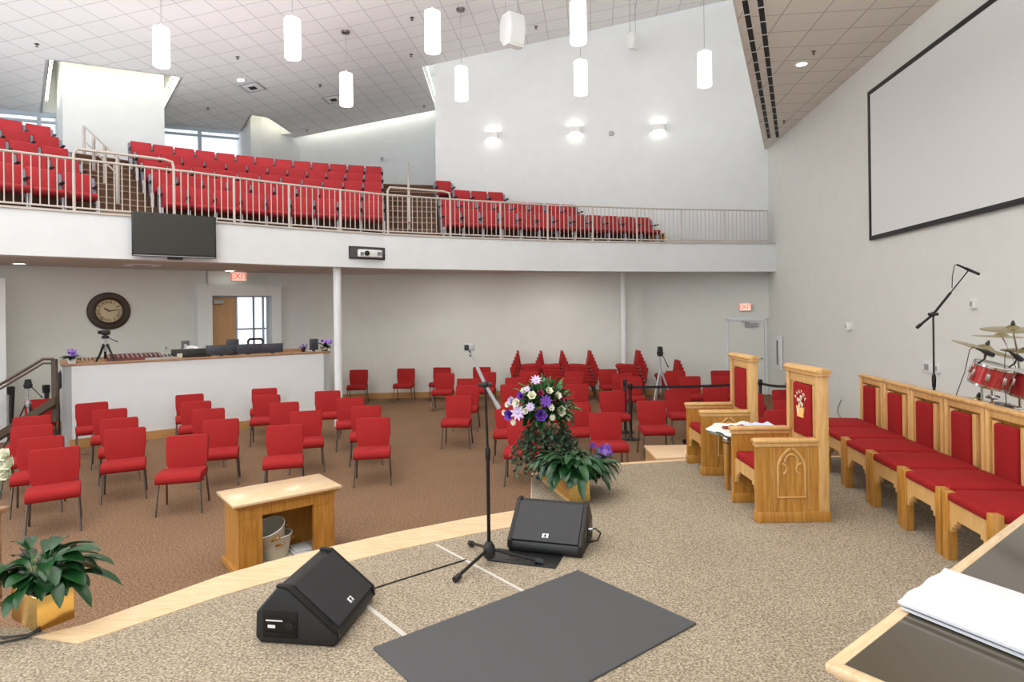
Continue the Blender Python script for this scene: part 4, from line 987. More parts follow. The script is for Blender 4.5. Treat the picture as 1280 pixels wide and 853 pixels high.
# ------------------------------------------------------------------ floor monitors
def wedge(name, loc, rz, label):
    t = thing(name, label, 'loudspeaker', loc, rz)                   # faces -Y
    prof = [(-.215, .0), (-.235, .035), (-.225, .075), (.03, .285), (.09, .295), (.21, .16), (.215, .03), (.19, 0)]
    m = MB(); m.prismx(prof, -.265, .265, .014, 3); obj('cabinet', m, BLACK, t)
    nx = Vector((.030 + .225, .285 - .075)).normalized(); 
    m = MB(); m.prismx([(-.222, .088), (.018, .285), (.012, .294), (-.229, .096)], -.235, .235); obj('grille', m, GRILLE, t)
    for sx in (-1, 1):
        m = MB(); x0, x1 = (sx*.236, sx*.268) if sx > 0 else (sx*.268, sx*.236)
        m.prismx([(-.24, .03), (-.232, .088), (.025, .302), (.095, .305), (.10, .29), (.03, .285), (-.22, .075)], x0, x1, .006); obj('edge_rib', m, GREYP if False else BLACKM, t)
        m = MB(); m.box(sx*.266 - .004, sx*.266 + .004, -.02, .17, .035, .17, .003); obj('side_panel', m, BLACKM, t)
        m = MB(); m.lathe([(.022, -.004), (.022, .004)], 16, Matrix.Translation((sx*.271, .02, .10)) @ Matrix.Rotation(R(90), 4, 'Y')); m.box(sx*.271 - .003, sx*.271 + .003, .06, .15, .055, .062); obj('socket', m, mat_sock, t)
    M_ = Matrix.Translation((.0, -.205, .112)) @ Matrix.Rotation(math.atan2(.21, .255), 4, 'X')
    m = MB(); m.M = M_; m.box(-.022, .022, .0, .032, .0, .004); obj('badge', m, WHITE, t, smooth=False)
    m = MB(); m.M = M_; m.lathe([(.009, .004), (.009, .006)], 14, Matrix.Translation((0, .018, 0))); m.box(-.012, .012, .002, .006, .004, .006); obj('emblem', m, BLACK, t, smooth=False)
    m = MB(); m.prismx([(-.2, -.0), (.18, -.0), (.18, .006), (-.2, .006)], -.22, .22); obj('foot', m, BLACKM, t)
    return t
mat_sock = mat('socket_dark', (.004, .004, .004), .6)
w1 = wedge('floor_monitor', (-1.10, 3.46, SG), R(82), 'black wedge floor monitor on the stage, turned sideways, nearer the left')
m = MB(); m.box(-.269, -.2715, .075, .15, .105, .11) if False else m.box(-.2725, -.270, .06, .15, .12, .126); m.box(-.2725, -.270, .10, .14, .085, .10); obj('label_plate', m, WHITE, w1, smooth=False)
w2 = wedge('floor_monitor', (.27, 4.55, SG), R(-17), 'black wedge floor monitor facing the camera beside the microphone stand')
t = thing('monitor_cable', 'black cable looping out of the right side of the farther floor monitor', 'cable', (.53, 4.50, SG))
m = MB(); m.tube([(-.01, -.01, .12), (.05, -.02, .13), (.09, .0, .09), (.07, .02, .03), (.02, .05, .008), (-.04, .2, .006), (-.05, .35, .006)], .006, 6); obj('cord', m, BLACK, t)
m = MB(); m.tube([(-.02, -.01, .12), (.03, -.015, .128)], .01, 8); obj('connector', m, CHROME, t)

# ------------------------------------------------------------------ microphone stands
def micstand(name, label, base, hub, leg_r, joint, lo, hi, thick, leg0, holder=None, mt=BLACKM):
    bx, by, bz = base; t = thing(name, label, 'microphone stand', base)
    for i in range(3):
        a = R(leg0 + 120 * i); m = MB(); c, s = math.cos(a), math.sin(a)
        m.tube([(.02*c, .02*s, hub), (leg_r*.85*c, leg_r*.85*s, .035), (leg_r*c, leg_r*s, .022)], .011, 8); m2_ = m; obj('leg', m2_, mt, t)
        m = MB(); m.tube([(leg_r*.86*c, leg_r*.86*s, .03), (leg_r*1.0*c, leg_r*1.0*s, .02)], .02, 8); obj('rubber_foot', m, BLACK, t)
    m = MB(); m.lathe([(.03, hub - .06), (.042, hub - .04), (.04, hub + .02), (.02, hub + .05)], 16); obj('hub', m, BLACK, t)
    jz = joint[2] - bz
    m = MB(); m.tube([(0, 0, hub), (0, 0, hub + (jz-hub)*.58)], .0125, 10); m.lathe([(.017, hub + (jz-hub)*.54), (.019, hub+(jz-hub)*.6), (.013, hub+(jz-hub)*.62)], 12); m.tube([(0, 0, hub+(jz-hub)*.58), (joint[0]-bx, joint[1]-by, jz)], .0085, 10); obj('pole', m, mt, t)
    J = Vector((joint[0]-bx, joint[1]-by, jz)); Lo = Vector((lo[0]-bx, lo[1]-by, lo[2]-bz)); Hi = Vector((hi[0]-bx, hi[1]-by, hi[2]-bz))
    m = MB(); m.ball(tuple(J), .025, 12); m.tube([J + Vector((-.045, 0, 0)), J + Vector((.045, 0, 0))], .014, 8); obj('clutch', m, BLACK, t)
    mid = J.lerp(Hi, thick)
    m = MB(); m.tube([Lo, J, mid], .012, 10); m.tube([mid, Hi], .006, 8); m.tube([Lo, Lo.lerp(J, .25)], .016, 10); obj('boom', m, holder or mt, t)
    return t
pj = Py(606.5, 481, 4.2); plo = Py(624, 511, 4.2); phi = Py(588, 441, 4.2)
base = (pj.x + .012, 4.2, SG)
mt_ = micstand('microphone_stand', 'tall black tripod boom microphone stand at the front of the stage beside the mat', base, .10, .36, pj, plo, phi, .55, -125, SILVER)
p = Py(586.5, 434, 4.2); t = thing('microphone', 'small grey box-shaped microphone clipped to the top of the front stand', 'microphone', (p.x, p.y, p.z - .025), R(20))
m = MB(); m.box(-.034, .034, -.025, .025, .0, .046, .008); obj('body', m, SILVER, t)
m = MB(); m.box(-.036, -.01, -.03, .0, .004, .042, .004); obj('capsule', m, GRILLE, t)
m = MB(); m.tube([(0, 0, .0), (.012, 0, -.02), (0.006, 0, -.04)], .006, 6); obj('clip', m, BLACK, t)
# second stand, by the right wall behind the choir chairs
yy = 6.0
pj = Py(1166.5, 393, yy); plo = Py(1146, 410, yy); phi = Py(1210, 339, yy)
ps = Py(1167, 470, yy)
micstand('microphone_stand', 'black boom microphone stand rising behind the choir chairs in front of the right wall', (pj.x, yy, SG), .10, .33, pj, plo, phi, .5, 40)
a = Py(1196, 331, yy); b = Py(1224, 343, yy)
t = thing('microphone', 'slim black microphone at the tip of the boom before the right wall', 'microphone', a)
d = b - a; m = MB(); m.tube([(0, 0, 0), d*.35, d*.4, d], [.009, .010, .014, .013], 10); obj('body', m, BLACK, t)
m = MB(); q = [Py(u, v, yy) - a for u, v in ((1196, 331), (1193, 332), (1190.5, 345), (1190, 360))]; m.tube(q, .004, 6); obj('cord', m, BLACK, t)

# ------------------------------------------------------------------ communion table with the buckets
fl = Pz(291.2, 633.3, .69); fr_ = Pz(427.7, 607.1, .69); ed_ = Vector((fr_.x - fl.x, fr_.y - fl.y)); TLn = ed_.length; ta = math.atan2(ed_.y, ed_.x)
t = thing('communion_table', 'small oak communion table with open front below the stage edge', 'table', (fl.x, fl.y, 0), ta)
Dp = .60
m = MB(); m.box(0, TLn, 0, Dp, .665, .69, .004); obj('top', m, MAPLET, t)
m = MB(); m.box(.02, TLn - .02, .02, Dp - .02, .645, .665, .004); m.box(.04, TLn - .04, .04, Dp - .04, .625, .645, .004); m.box(.055, TLn - .055, .055, .085, .54, .625); obj('apron', m, OAK, t)
for x0, x1 in ((.06, .27), (TLn - .27, TLn - .06)):
    m = MB(); m.box(x0, x1, .06, .10, .0, .54); m.box(x0 + (.05 if x0 < .5 else .05), x1 - .05, .052, .062, .06, .50, .004); obj('front_panel', m, OAK, t, smooth=False)
    m = MB(); xs = x0 if x0 < .5 else x1 - .03; m.box(xs, xs + .03, .10, Dp - .06, 0, .625); obj('side_panel', m, OAK, t, smooth=False)
m = MB(); m.box(.09, TLn - .09, Dp - .12, Dp - .09, .03, .625); obj('back_panel', m, OAK, t, smooth=False)
m = MB(); m.box(.08, TLn - .08, .08, Dp - .08, .02, .05); obj('bottom_shelf', m, BUCKET, t, smooth=False)
m = MB()
for b_ in ((.03, .28, .03, .07), (TLn - .28, TLn - .03, .03, .07), (.03, .07, .03, Dp - .03), (TLn - .07, TLn - .03, .03, Dp - .03)): m.box(*b_, 0, .075, .008)
obj('plinth', m, OAK, t)
def tcoord(x, y, z): q = Vector((fl.x, fl.y, 0)) + Matrix.Rotation(ta, 3, 'Z') @ Vector((x, y, z)); return q
def bucket(loc, tilt, rz, label, s=1):
    t = thing('bucket', label, 'bucket', loc); t.rotation_euler = (tilt[0], tilt[1], rz)
    prof = [(.115*s, 0), (.12*s, .005), (.15*s, .20*s), (.157*s, .205*s), (.157*s, .212*s), (.147*s, .21*s), (.115*s, .012), (.0, .012)]
    m = MB(); m.lathe(prof, 32, Matrix.Scale(1.12, 4, (1, 0, 0)), cap=True); obj('tub', m, BUCKET, t)
    m = MB(); m.M = Matrix.Scale(1.12, 4, (1, 0, 0)); m.tube([(.153*s*math.cos(2*math.pi*i/32), .153*s*math.sin(2*math.pi*i/32), .21*s) for i in range(32)], .006, 6, closed=True); obj('rim', m, WHITE, t)
    for sg in (-1, 1):
        m = MB(); m.tube([(.05*sg - .045, -.148*s, .15*s), (.05*sg*0 - .03, -.172*s, .15*s), (.03, -.172*s, .15*s), (.045, -.148*s, .15*s)] if sg > 0 else [(.165*s, -.04, .15*s), (.185*s, -.03, .15*s), (.185*s, .03, .15*s), (.165*s, .04, .15*s)], .012, 8); obj('handle', m, OAK, t)
q = tcoord(.44, .29, .052); bucket(q, (0, 0), ta, 'lower of two beige buckets inside the communion table')
q = tcoord(.425, .29, .17); bucket(q, (.22, -.30), ta, 'upper tilted beige bucket stacked in the lower one inside the communion table', .95)
t = thing('white_linen', 'folded pale cloth on the shelf of the communion table beside the buckets', 'cloth', tcoord(.68, .28, .052), ta)
m = MB(); m.box(-.09, .1, -.14, .12, 0, .02, .008); m.box(-.07, .1, -.12, .1, .02, .036, .008); obj('folds', m, CLOTH, t)

# ------------------------------------------------------------------ thrones (local frame: faces -Y)
def throne(name, loc, rz, label, motto):
    t = thing(name, label, 'throne chair', loc, rz); W = .285
    for sx in (-1, 1):
        x0, x1 = (W - .05, W) if sx > 0 else (-W, -W + .05)
        m = MB(); m.box(x0, x1, -.29, .20, .0, .60); 
        for y in (-.29, -.10, .10): pass
        pn = obj('side_panel', m, OAK, t, smooth=False)
        m = MB(); m.box(x0 - .008, x1 + .008, -.30, .295, 0, .085, .006); obj('plinth', m, OAK, t)
        m = MB(); m.box(x0 - .012, x1 + .008, -.30, .20, .598, .628, .006); m.box(x0 - .02, x1 + .018, -.312, .20, .626, .662, .014, 3); obj('armrest', m, OAKL, t)
        # relief gothic arch on the outside
        X = sx * (W + .004); m = MB()
        def A(pts): return [(X, y, z) for y, z in pts]
        m.tube(A([(-.125, .42), (-.125, .20), (.09, .20), (.09, .42)]), .008, 6)
        arcL = [(.155 - .28*math.cos(R(q)), .42 + .28*math.sin(R(q)) * .78) for q in range(0, 52, 5)]; cxm = -.0175
        m.tube(A(arcL), .010, 6); m.tube(A([(2*cxm - y, z) for y, z in arcL]), .010, 6)
        foil = [(-.122 + .032 + .034*math.cos(R(q)), .425 + .040*math.sin(R(q))) for q in range(-80, 120, 20)]
        m.tube(A(foil), .008, 6); m.tube(A([(2*cxm - y, z) for y, z in foil]), .008, 6)
        foil = [(cxm + .050*math.cos(R(q)), .485 + .055*math.sin(R(q))) for q in range(-25, 206, 21)]
        m.tube(A(foil), .008, 6)
        obj('arch_moulding', m, OAKL, t)
        m = MB(); xs = (W, W + .003) if sx > 0 else (-W - .003, -W)
        m.box(xs[0], xs[1], -.155, -.148, .10, .59); obj('joint_line', m, BASEW, t, smooth=False); m = MB(); m.box(xs[0], xs[1], .115, .122, .10, .59); obj('joint_line', m, BASEW, t, smooth=False)
    # back
    for sx in (-1, 1):
        m = MB(); xs = (W - .05, W) if sx > 0 else (-W, -W + .05)
        m.box(xs[0], xs[1], .20, .285, 0, 1.16, .004); obj('stile', m, OAKL, t)
        m = MB(); xs = (W - .125, W - .088) if sx > 0 else (-W + .088, -W + .125)
        m.box(xs[0], xs[1], .215, .26, .62, 1.10, .004); obj('inner_frame', m, OAKL, t)
    m = MB(); m.box(-W + .06, W - .06, .21, .27, 1.07, 1.15, .004); obj('rail', m, OAKL, t); m = MB(); m.box(-W + .06, W - .06, .22, .27, .40, .64); obj('rail', m, OAKL, t)
    m = MB(); m.box(-W - .012, W + .012, .19, .295, 1.15, 1.175, .004); m.prismx([(.185, 1.172), (.178, 1.187), (.188, 1.202), (.215, 1.213), (.243, 1.217), (.271, 1.213), (.298, 1.202), (.308, 1.187), (.30, 1.172)], -W - .014, W + .014, .003); obj('crest_rail', m, OAKL, t)
    m = MB(); m.box(-W + .132, W - .132, .195, .265, .63, 1.065, .018, 3); up = obj('upholstered_back', m, REDV, t)
    m = MB(); m.box(-W + .05, W - .05, .265, .28, .40, 1.10); obj('back_board', m, OAK, t, smooth=False)
    m = MB(); m.box(-W + .05, W - .05, -.27, .20, .385, .455, .02, 3); obj('seat_cushion', m, REDV, t)
    m = MB(); ap = [(-W + .05, .39), (W - .05, .39), (W - .05, .19), (W - .075, .19), (W - .075, .24), (W - .10, .24), (W - .10, .27), (W - .14, .27), (W - .14, .295), (-W + .14, .295), (-W + .14, .27), (-W + .10, .27), (-W + .10, .24), (-W + .075, .24), (-W + .075, .19), (-W + .05, .19)]
    m.prismy(ap, -.275, -.25); obj('apron', m, OAKL, t, smooth=False)
    if motto:
        for i, ch in enumerate('PASTOR'):
            a = R(62 - 124 * i / 5); r = .095
            M_ = Matrix.Translation((-r * math.sin(a), .192, .90 + r * math.cos(a))) @ Matrix.Rotation(-a, 4, 'Y') @ Matrix.Rotation(R(90), 4, 'X')
            text('embroidered_letter', ch, .036, PALEG, up, M_)
        m = MB(); 
        m.prismy([(-.05, .80), (.05, .80), (.07, .875), (.045, .85), (.03, .88), (.0, .855), (-.03, .88), (-.045, .85), (-.07, .875)], .188, .196); m.box(-.052, .052, .187, .196, .785, .80); obj('crown_emblem', m, GOLD, up, smooth=False)
        m = MB(); m.M = Matrix.Translation((0, 0, .90)) @ Matrix.Rotation(R(24), 4, 'Y') @ Matrix.Translation((0, 0, -.90))
        m.box(-.009, .009, .184, .192, .80, .955); m.box(-.035, .035, .184, .192, .90, .918)
        for c_ in ((0, .955), (-.037, .909), (.037, .909)): m.box(c_[0] - .014, c_[0] + .014, .184, .192, c_[1] - .012, c_[1] + .012)
        obj('cross_emblem', m, PALEG, up, smooth=False)
    return t
throne('throne_chair', (2.21, 5.22, SG), R(-90), 'nearer tall oak throne with PASTOR embroidered on its red back', True)
throne('throne_chair', (2.21, 6.64, SG), R(-90), 'farther tall oak throne with a plain red back, behind the glass table', False)

# ------------------------------------------------------------------ round glass table with its cloth
tc_ = Vector((2.22, 5.93)); tz = 1.235
t = thing('glass_table', 'round glass side table with oak legs and silver balls between the two thrones', 'table', (tc_.x, tc_.y, SG))
h = tz - SG
m = MB(); m.lathe([(.36, h - .012), (.37, h - .006), (.36, h)], 48); obj('glass_top', m, GLASS, t)
for i in range(3):
    a = R(200 + 120*i); x, y = .235*math.cos(a), .235*math.sin(a)
    m = MB(); m.lathe([(.018, 0), (.022, .02), (.034, h - .12), (.03, h - .10)], 16, Matrix.Translation((x, y, 0))); obj('leg', m, OAK, t)
    m = MB(); m.ball((x, y, h - .056), .043, 16); obj('ball', m, SILVER if False else CHROME, t)
    a2 = R(200 + 120*(i+1)); m = MB(); m.tube([(x, y, .12), (.235*math.cos(a2), .235*math.sin(a2), .12)], .006, 6); m.tube([(x, y, h - .13), (.235*math.cos(a2), .235*math.sin(a2), h - .13)], .008, 6); obj('stretcher', m, CHROME, t)
t = thing('lace_cloth', 'crumpled cream lace cloth covering the round glass table', 'cloth', (tc_.x, tc_.y, tz))
m = MB(); N = 48; Rr = 9; rows = []
for j in range(Rr + 1):
    row = []
    for i in range(N):
        a = 2*math.pi*i/N; r = .35 * j/Rr * (1 + .05*math.sin(7*a) + .04*math.sin(11*a + 1)); z = .012 + .012*math.sin(5*a + j)*(j/Rr) + .012*math.cos(9*a - j*.8)*(j/Rr) + (.01 if j < Rr else -.008)
        row.append(m.bm.verts.new((r*math.cos(a), r*math.sin(a), max(z, .003))))
    rows.append(row)
for j in range(Rr):
    for i in range(N): 
        try: m.bm.faces.new((rows[j][i], rows[j+1][i], rows[j+1][(i+1)%N], rows[j][(i+1)%N]))
        except ValueError: pass
o = obj('folds', m, LINEN, t, ang=80); md = o.modifiers.new('t', 'SOLIDIFY'); md.thickness = .004
def crumple(name, label, cat, loc, rz, lx, ly, mt, seed, hgt=.03):
    t = thing(name, label, cat, loc, rz); rnd = random.Random(seed); m = MB(); n = 14; g = []
    for j in range(n + 1):
        g.append([])
        for i in range(n + 1):
            x = (i/n - .5)*lx; y = (j/n - .5)*ly; z = hgt*.35 + hgt*.3*math.sin(x*60 + seed) * math.cos(y*50 + seed*2) + rnd.uniform(0, hgt*.3)
            if i in (0, n) or j in (0, n): z = .002
            g[j].append(m.bm.verts.new((x + rnd.uniform(-1, 1)*.004, y + rnd.uniform(-1, 1)*.004, z)))
    for j in range(n):
        for i in range(n): m.bm.faces.new((g[j][i], g[j][i+1], g[j+1][i+1], g[j+1][i]))
    obj('folds', m, mt, t, ang=80)
crumple('red_ribbon', 'dark red ribbon bow on the cream cloth of the glass table', 'ribbon', (2.10, 5.93, tz + .03), .2, .24, .07, mat('dark_red_ribbon', (.30, .01, .015), .7), 3, .03)
crumple('printed_napkin', 'white napkin with blue pattern on the right of the glass table cloth', 'napkin', (2.36, 5.98, tz + .03), -.1, .30, .26, mat('pale_blue_cloth', (.66, .72, .88), .9), 5, .03)
crumple('grey_napkin', 'small grey-blue folded napkin at the front of the glass table cloth', 'napkin', (2.24, 5.76, tz + .032), .05, .22, .08, mat('grey_blue_cloth', (.12, .14, .24), .9), 9, .02)

# ------------------------------------------------------------------ choir chairs
def choir_proto():
    t = thing('choir_chair', 'x', 'chair'); W = .270
    for sx in (-1, 1):
        xs = sorted((sx*(W - .065), sx*W))
        m = MB(); m.box(xs[0], xs[1], -.33, -.265, 0, .455, .006); obj('leg', m, OAK, t)
        m = MB(); xs = sorted((sx*(W - .048), sx*W)); m.box(xs[0], xs[1], .268, .332, 0, .93, .004); obj('stile', m, OAKL, t)
        ap = [(-.265, .40), (.27, .40), (.27, .26), (.20, .29), (-.18, .29), (-.18, .265), (-.205, .265), (-.205, .235), (-.235, .235), (-.235, .205), (-.265, .205)]
        m = MB(); xq = sorted((sx*(W - .045), sx*(W - .015))); m.prismx(ap, xq[0], xq[1]); obj('side_apron', m, OAKL, t, smooth=False)
        xs = sorted((sx*.13, sx*.175)); m = MB(); m.box(xs[0], xs[1], .262, .31, .38, .85, .004); obj('slat', m, OAKL, t)
    ap = [(-W + .065, .40), (W - .065, .40), (W - .065, .20), (W - .09, .20), (W - .09, .235), (W - .115, .235), (W - .115, .265), (W - .145, .265), (W - .145, .29), (-W + .145, .29), (-W + .145, .265), (-W + .115, .265), (-W + .115, .235), (-W + .09, .235), (-W + .09, .20), (-W + .065, .20)]
    m = MB(); m.prismy(ap, -.315, -.285); obj('apron', m, OAKL, t, smooth=False)
    m = MB(); m.box(-W - .006, W + .006, .255, .34, .925, .95, .005); m.box(-W + .045, W - .045, .274, .325, .865, .925, .003); obj('crest_rail', m, OAKL, t)
    m = MB(); m.box(-W + .05, W - .05, .315, .325, .30, .93); obj('back_board', m, OAK, t, smooth=False)
    m = MB(); m.box(-.125, .125, .24, .29, .42, .84, .015, 3); obj('upholstered_back', m, REDV, t)
    m = MB(); m.box(-W + .012, W - .012, -.265, .25, .395, .465, .026, 3); m.box(-W + .068, W - .068, -.335, -.2, .40, .46, .022, 3); obj('seat_cushion', m, REDV, t)
    return t
cp_ = choir_proto(); wh = ['farthest, by the near throne back', 'second from the far end', 'third from the far end', 'fourth from the far end', 'second from the near end', 'nearest, half hidden by the glass-topped table']
for k in range(6):
    f = Vector((3.27, 6.75)) + Vector((-.077, -.562)) * k; c = f + Vector((.997, -.075)) * .30; c += Vector((.004 * (k % 2), 0))
    lab = 'oak choir chair with red cushion, ' + wh[k]
    if k == 0: cp_.location = (c.x, c.y, SG); cp_.rotation_euler = (0, 0, R(-97)); cp_['label'] = lab; cp_['group'] = 'oak choir chairs'
    else: dup(cp_, (c.x, c.y, SG), R(-97), lab, 'oak choir chairs')

# ------------------------------------------------------------------ drum kit
def drum(name, label, loc, r, h, tilt, mt=DRUMR):
    t = thing(name, label, 'drum', loc); t.rotation_euler = tilt
    m = MB(); m.lathe([(r, 0), (r, h)], 32); obj('shell', m, mt, t)
    for z in (0, h - .02):
        m = MB(); m.lathe([(r, z), (r + .012, z), (r + .012, z + .02), (r, z + .02)], 32, cap=False); obj('hoop', m, CHROME, t)
    m = MB(); m.lathe([(r - .004, h - .004), (r - .004, h + .001)], 32); obj('head', m, WHITE, t)
    for i in range(8):
        a = 2*math.pi*i/8; m = MB(); c, s = (r + .012)*math.cos(a), (r + .012)*math.sin(a)
        m.box(c - .012, c + .012, s - .012, s + .012, h*.35, h*.65, .004); m.tube([(c, s, .01), (c, s, h - .01)], .004, 6); obj('lug', m, CHROME, t)
    return t
ya = 5.6
p = Py(1234, 474, ya); drum('tom_drum', 'smaller red tom drum with chrome lugs, on the left of the drum kit', p - Vector((0, 0, .06)), .145, .20, (R(14), R(10), 0))
p = Py(1285, 488, ya); drum('tom_drum', 'larger red tom drum cut off by the right edge of the picture', p - Vector((0, 0, .06)), .165, .22, (R(10), R(6), 0))
p = Py(1278, 545, ya - .1); t = drum('bass_drum', 'dark red bass drum lying behind the choir chairs, only its top showing', p, .27, .4, (R(90), 0, R(-10)), mat('dark_maroon_shell', (.07, .012, .012), .25))
t.location = (p.x, p.y + .3, p.z - .02)
def cymbal(name, label, c, r, tilt, h0=SG, boom=None):
    t = thing(name, label, 'cymbal', (c.x, c.y, c.z)); 
    M_ = Matrix.Rotation(tilt[0], 4, 'X') @ Matrix.Rotation(tilt[1], 4, 'Y')
    m = MB(); m.M = M_; m.lathe([(r, -.012), (r*.96, -.008), (r*.25, .006), (r*.2, .02), (r*.1, .035), (.008, .037), (.008, .033), (r*.1, .03), (r*.2, .014), (r*.25, .002), (r*.96, -.011)], 48, cap=False); obj('plate', m, BRZ, t)
    m = MB(); m.M = M_; m.lathe([(.014, .035), (.02, .045), (.014, .06), (.006, .08)], 12); obj('wing_nut', m, BLACK, t)
    b = boom or Vector((0, 0, 0)); m = MB(); m.tube([(0, 0, .0), (b.x*.6, b.y*.6, -.2), (b.x, b.y, -.4), (b.x, b.y, h0 - c.z + .3)], [.007, .009, .012, .014], 10); obj('stand_pole', m, CHROME, t)
    for i in range(3):
        a = R(30 + 120*i); m = MB(); m.tube([(b.x, b.y, h0 - c.z + .35), (b.x + .3*math.cos(a), b.y + .3*math.sin(a), h0 - c.z + .01)], .01, 8); obj('leg', m, CHROME, t)
    return t
cymbal('cymbal', 'large tilted bronze cymbal reaching left over the drums', Py(1232, 436, 5.75), .27, (R(12), R(14)), boom=Vector((.15, .25, 0)))
cymbal('cymbal', 'upper flat bronze cymbal above the drum kit at the right edge', Py(1266, 411, 6.0), .26, (R(5), R(-2)), boom=Vector((.18, .15, 0)))
cymbal('cymbal', 'lower thin cymbal at the right edge behind the tilted one', Py(1284, 438, 6.3), .22, (R(4), 0), boom=Vector((.1, .1, 0)))
cymbal('hi_hat', 'low dark cymbal just above the choir chair backs, left of the bass drum', Py(1222, 501, 5.9), .17, (R(8), R(6)), boom=Vector((0, .12, 0)))
cymbal('cymbal', 'faint thin cymbal seen edge-on behind the upper cymbals', Py(1252, 420, 6.6), .26, (R(1), R(2)), boom=Vector((.1, -.1, 0)))
def drum_mic(u0, v0, u1, v1, label, cable):
    a = Py(u0, v0, 5.45); b = Py(u1, v1, 5.5); t = thing('drum_microphone', label, 'microphone', a); d = b - a
    m = MB(); m.tube([(0, 0, 0), d*.3, d*.55, d], [.008, .012, .024, .022], 10); obj('body', m, BLACK, t)
    m = MB(); m.tube([d*.6 + Vector((0, 0, -.02)), d*.6 + Vector((-.02, 0, -.06)), d*.5 + Vector((-.06, 0, -.1))], .007, 6); obj('clamp', m, BLACKM, t)
    m = MB(); m.tube([Py(u, v, 5.45) - a for u, v in cable], .0035, 6); obj('cord', m, BLACK, t)
drum_mic(1221, 436, 1241, 444, 'black drum microphone clamped over the smaller tom', [(1221, 436), (1216, 434), (1212, 438), (1206, 465), (1196, 492), (1193, 510)])
drum_mic(1262, 440, 1277, 450, 'black drum microphone clamped over the larger tom', [(1262, 440), (1258, 438), (1256, 446), (1256, 480), (1258, 505)])
t = thing('snare_stand', 'chrome drum hardware post with clamps under the smaller tom', 'drum stand', (Py(1241, 490, 5.7).x, 5.7, SG))
m = MB(); m.tube([(0, 0, 0), (0, 0, 1.12)], .016, 10); obj('pole', m, CHROME, t)
for z in (.75, .86, .98, 1.08):
    m = MB(); m.box(-.03, .03, -.03, .03, z - .02, z + .02, .006); m.tube([(-.06, 0, z), (.06, 0, z)], .01, 8); obj('clamp', m, CHROME, t)
t = thing('wall_cable', 'thin dark cable loop on the right wall beside the near throne', 'cable', rwp(1048, 500))
m = MB(); q0 = rwp(1048, 500); m.tube([rwp(u, v) - q0 + Vector((-.02, 0, 0)) for u, v in ((1053, 500), (1049, 508), (1048, 516), (1053, 524))], .006, 6); obj('cord', m, BLACK, t)

# ------------------------------------------------------------------ foreground table
c0 = Pz(1030.5, 829, 1.5); ang = R(38.2)
t = thing('display_table', 'maple table with an inset smoked glass top in the near right corner', 'table', (c0.x, c0.y, SG), ang)
LX, LY = 1.9, .95; hz = .80
def frame_ring(m, i0, i1, z0, z1, bev=.004):
    o4 = [(i0, -i0), (LX - i0, -i0), (LX - i0, -LY + i0), (i0, -LY + i0)]; n4 = [(i1, -i1), (LX - i1, -i1), (LX - i1, -LY + i1), (i1, -LY + i1)]
    for j in range(4): m.prism([o4[j], o4[(j+1)%4], n4[(j+1)%4], n4[j]], z0, z1, bev)
m = MB(); frame_ring(m, 0, .034, hz - .022, hz); frame_ring(m, .012, .05, hz - .036, hz - .02, .006); frame_ring(m, .03, .06, hz - .075, hz - .034, .008); obj('top_frame', m, MAPLET, t)
m = MB(); m.box(.034, LX - .034, -LY + .034, -.034, hz - .014, hz - .002); obj('glass_top', m, SMOKE, t, smooth=False)
m = MB(); m.box(.036, LX - .036, -LY + .036, -.036, hz - .04, hz - .02); obj('inner_panel', m, BASEW, t, smooth=False)
m = MB(); frame_ring(m, .055, .08, hz - .16, hz - .07); obj('apron', m, OAK, t)
for x in (.08, LX - .15):
    for y in (-.15, -LY + .08): m = MB(); m.box(x, x + .07, y, y + .07, 0, hz - .07, .006); obj('leg', m, OAK, t)
t = thing('folded_cloth', 'white folded cloth lying on the smoked glass table', 'cloth', (1.13, 1.85, 1.5))
A0 = Vector((0, 0)); B0 = Vector((.30, .225)); dd = Vector((.47, -.88)).normalized()
def slab(z0, z1, sh, seed):
    m = MB(); nx, ny = 12, 24; rnd = random.Random(seed); g = {}
    for k, zz in ((0, z0), (1, z1)):
        for j in range(ny + 1):
            for i in range(nx + 1):
                q = A0 + B0*(i/nx) + dd*(j/ny*.75) + Vector(sh); e = min(i, nx - i, j, ny - j)
                w_ = .004*math.sin(i*1.3 + seed) * (1 if j < 3 else .3)
                z = zz + (.003*math.sin(i*.9 + j*.4 + seed) if k else 0)
                if e == 0: z = (z0 + z1)/2 + (.004 if k else -.004)
                q = q - dd*w_; g[k, i, j] = m.bm.verts.new((q.x, q.y, z))
    for j in range(ny):
        for i in range(nx):
            m.bm.faces.new((g[1,i,j], g[1,i+1,j], g[1,i+1,j+1], g[1,i,j+1])); m.bm.faces.new((g[0,i,j], g[0,i,j+1], g[0,i+1,j+1], g[0,i+1,j]))
    for i in range(nx):
        for j in (0, ny): m.bm.faces.new((g[0,i,j], g[0,i+1,j], g[1,i+1,j], g[1,i,j]))
    for j in range(ny):
        for i in (0, nx): m.bm.faces.new((g[0,i,j], g[1,i,j], g[1,i,j+1], g[0,i,j+1]))
    return m
obj('lower_fold', slab(.001, .014, (.012, -.008), 2), CLOTH, t, ang=60); obj('upper_fold', slab(.015, .032, (0, 0), 4), CLOTH, t, ang=60)

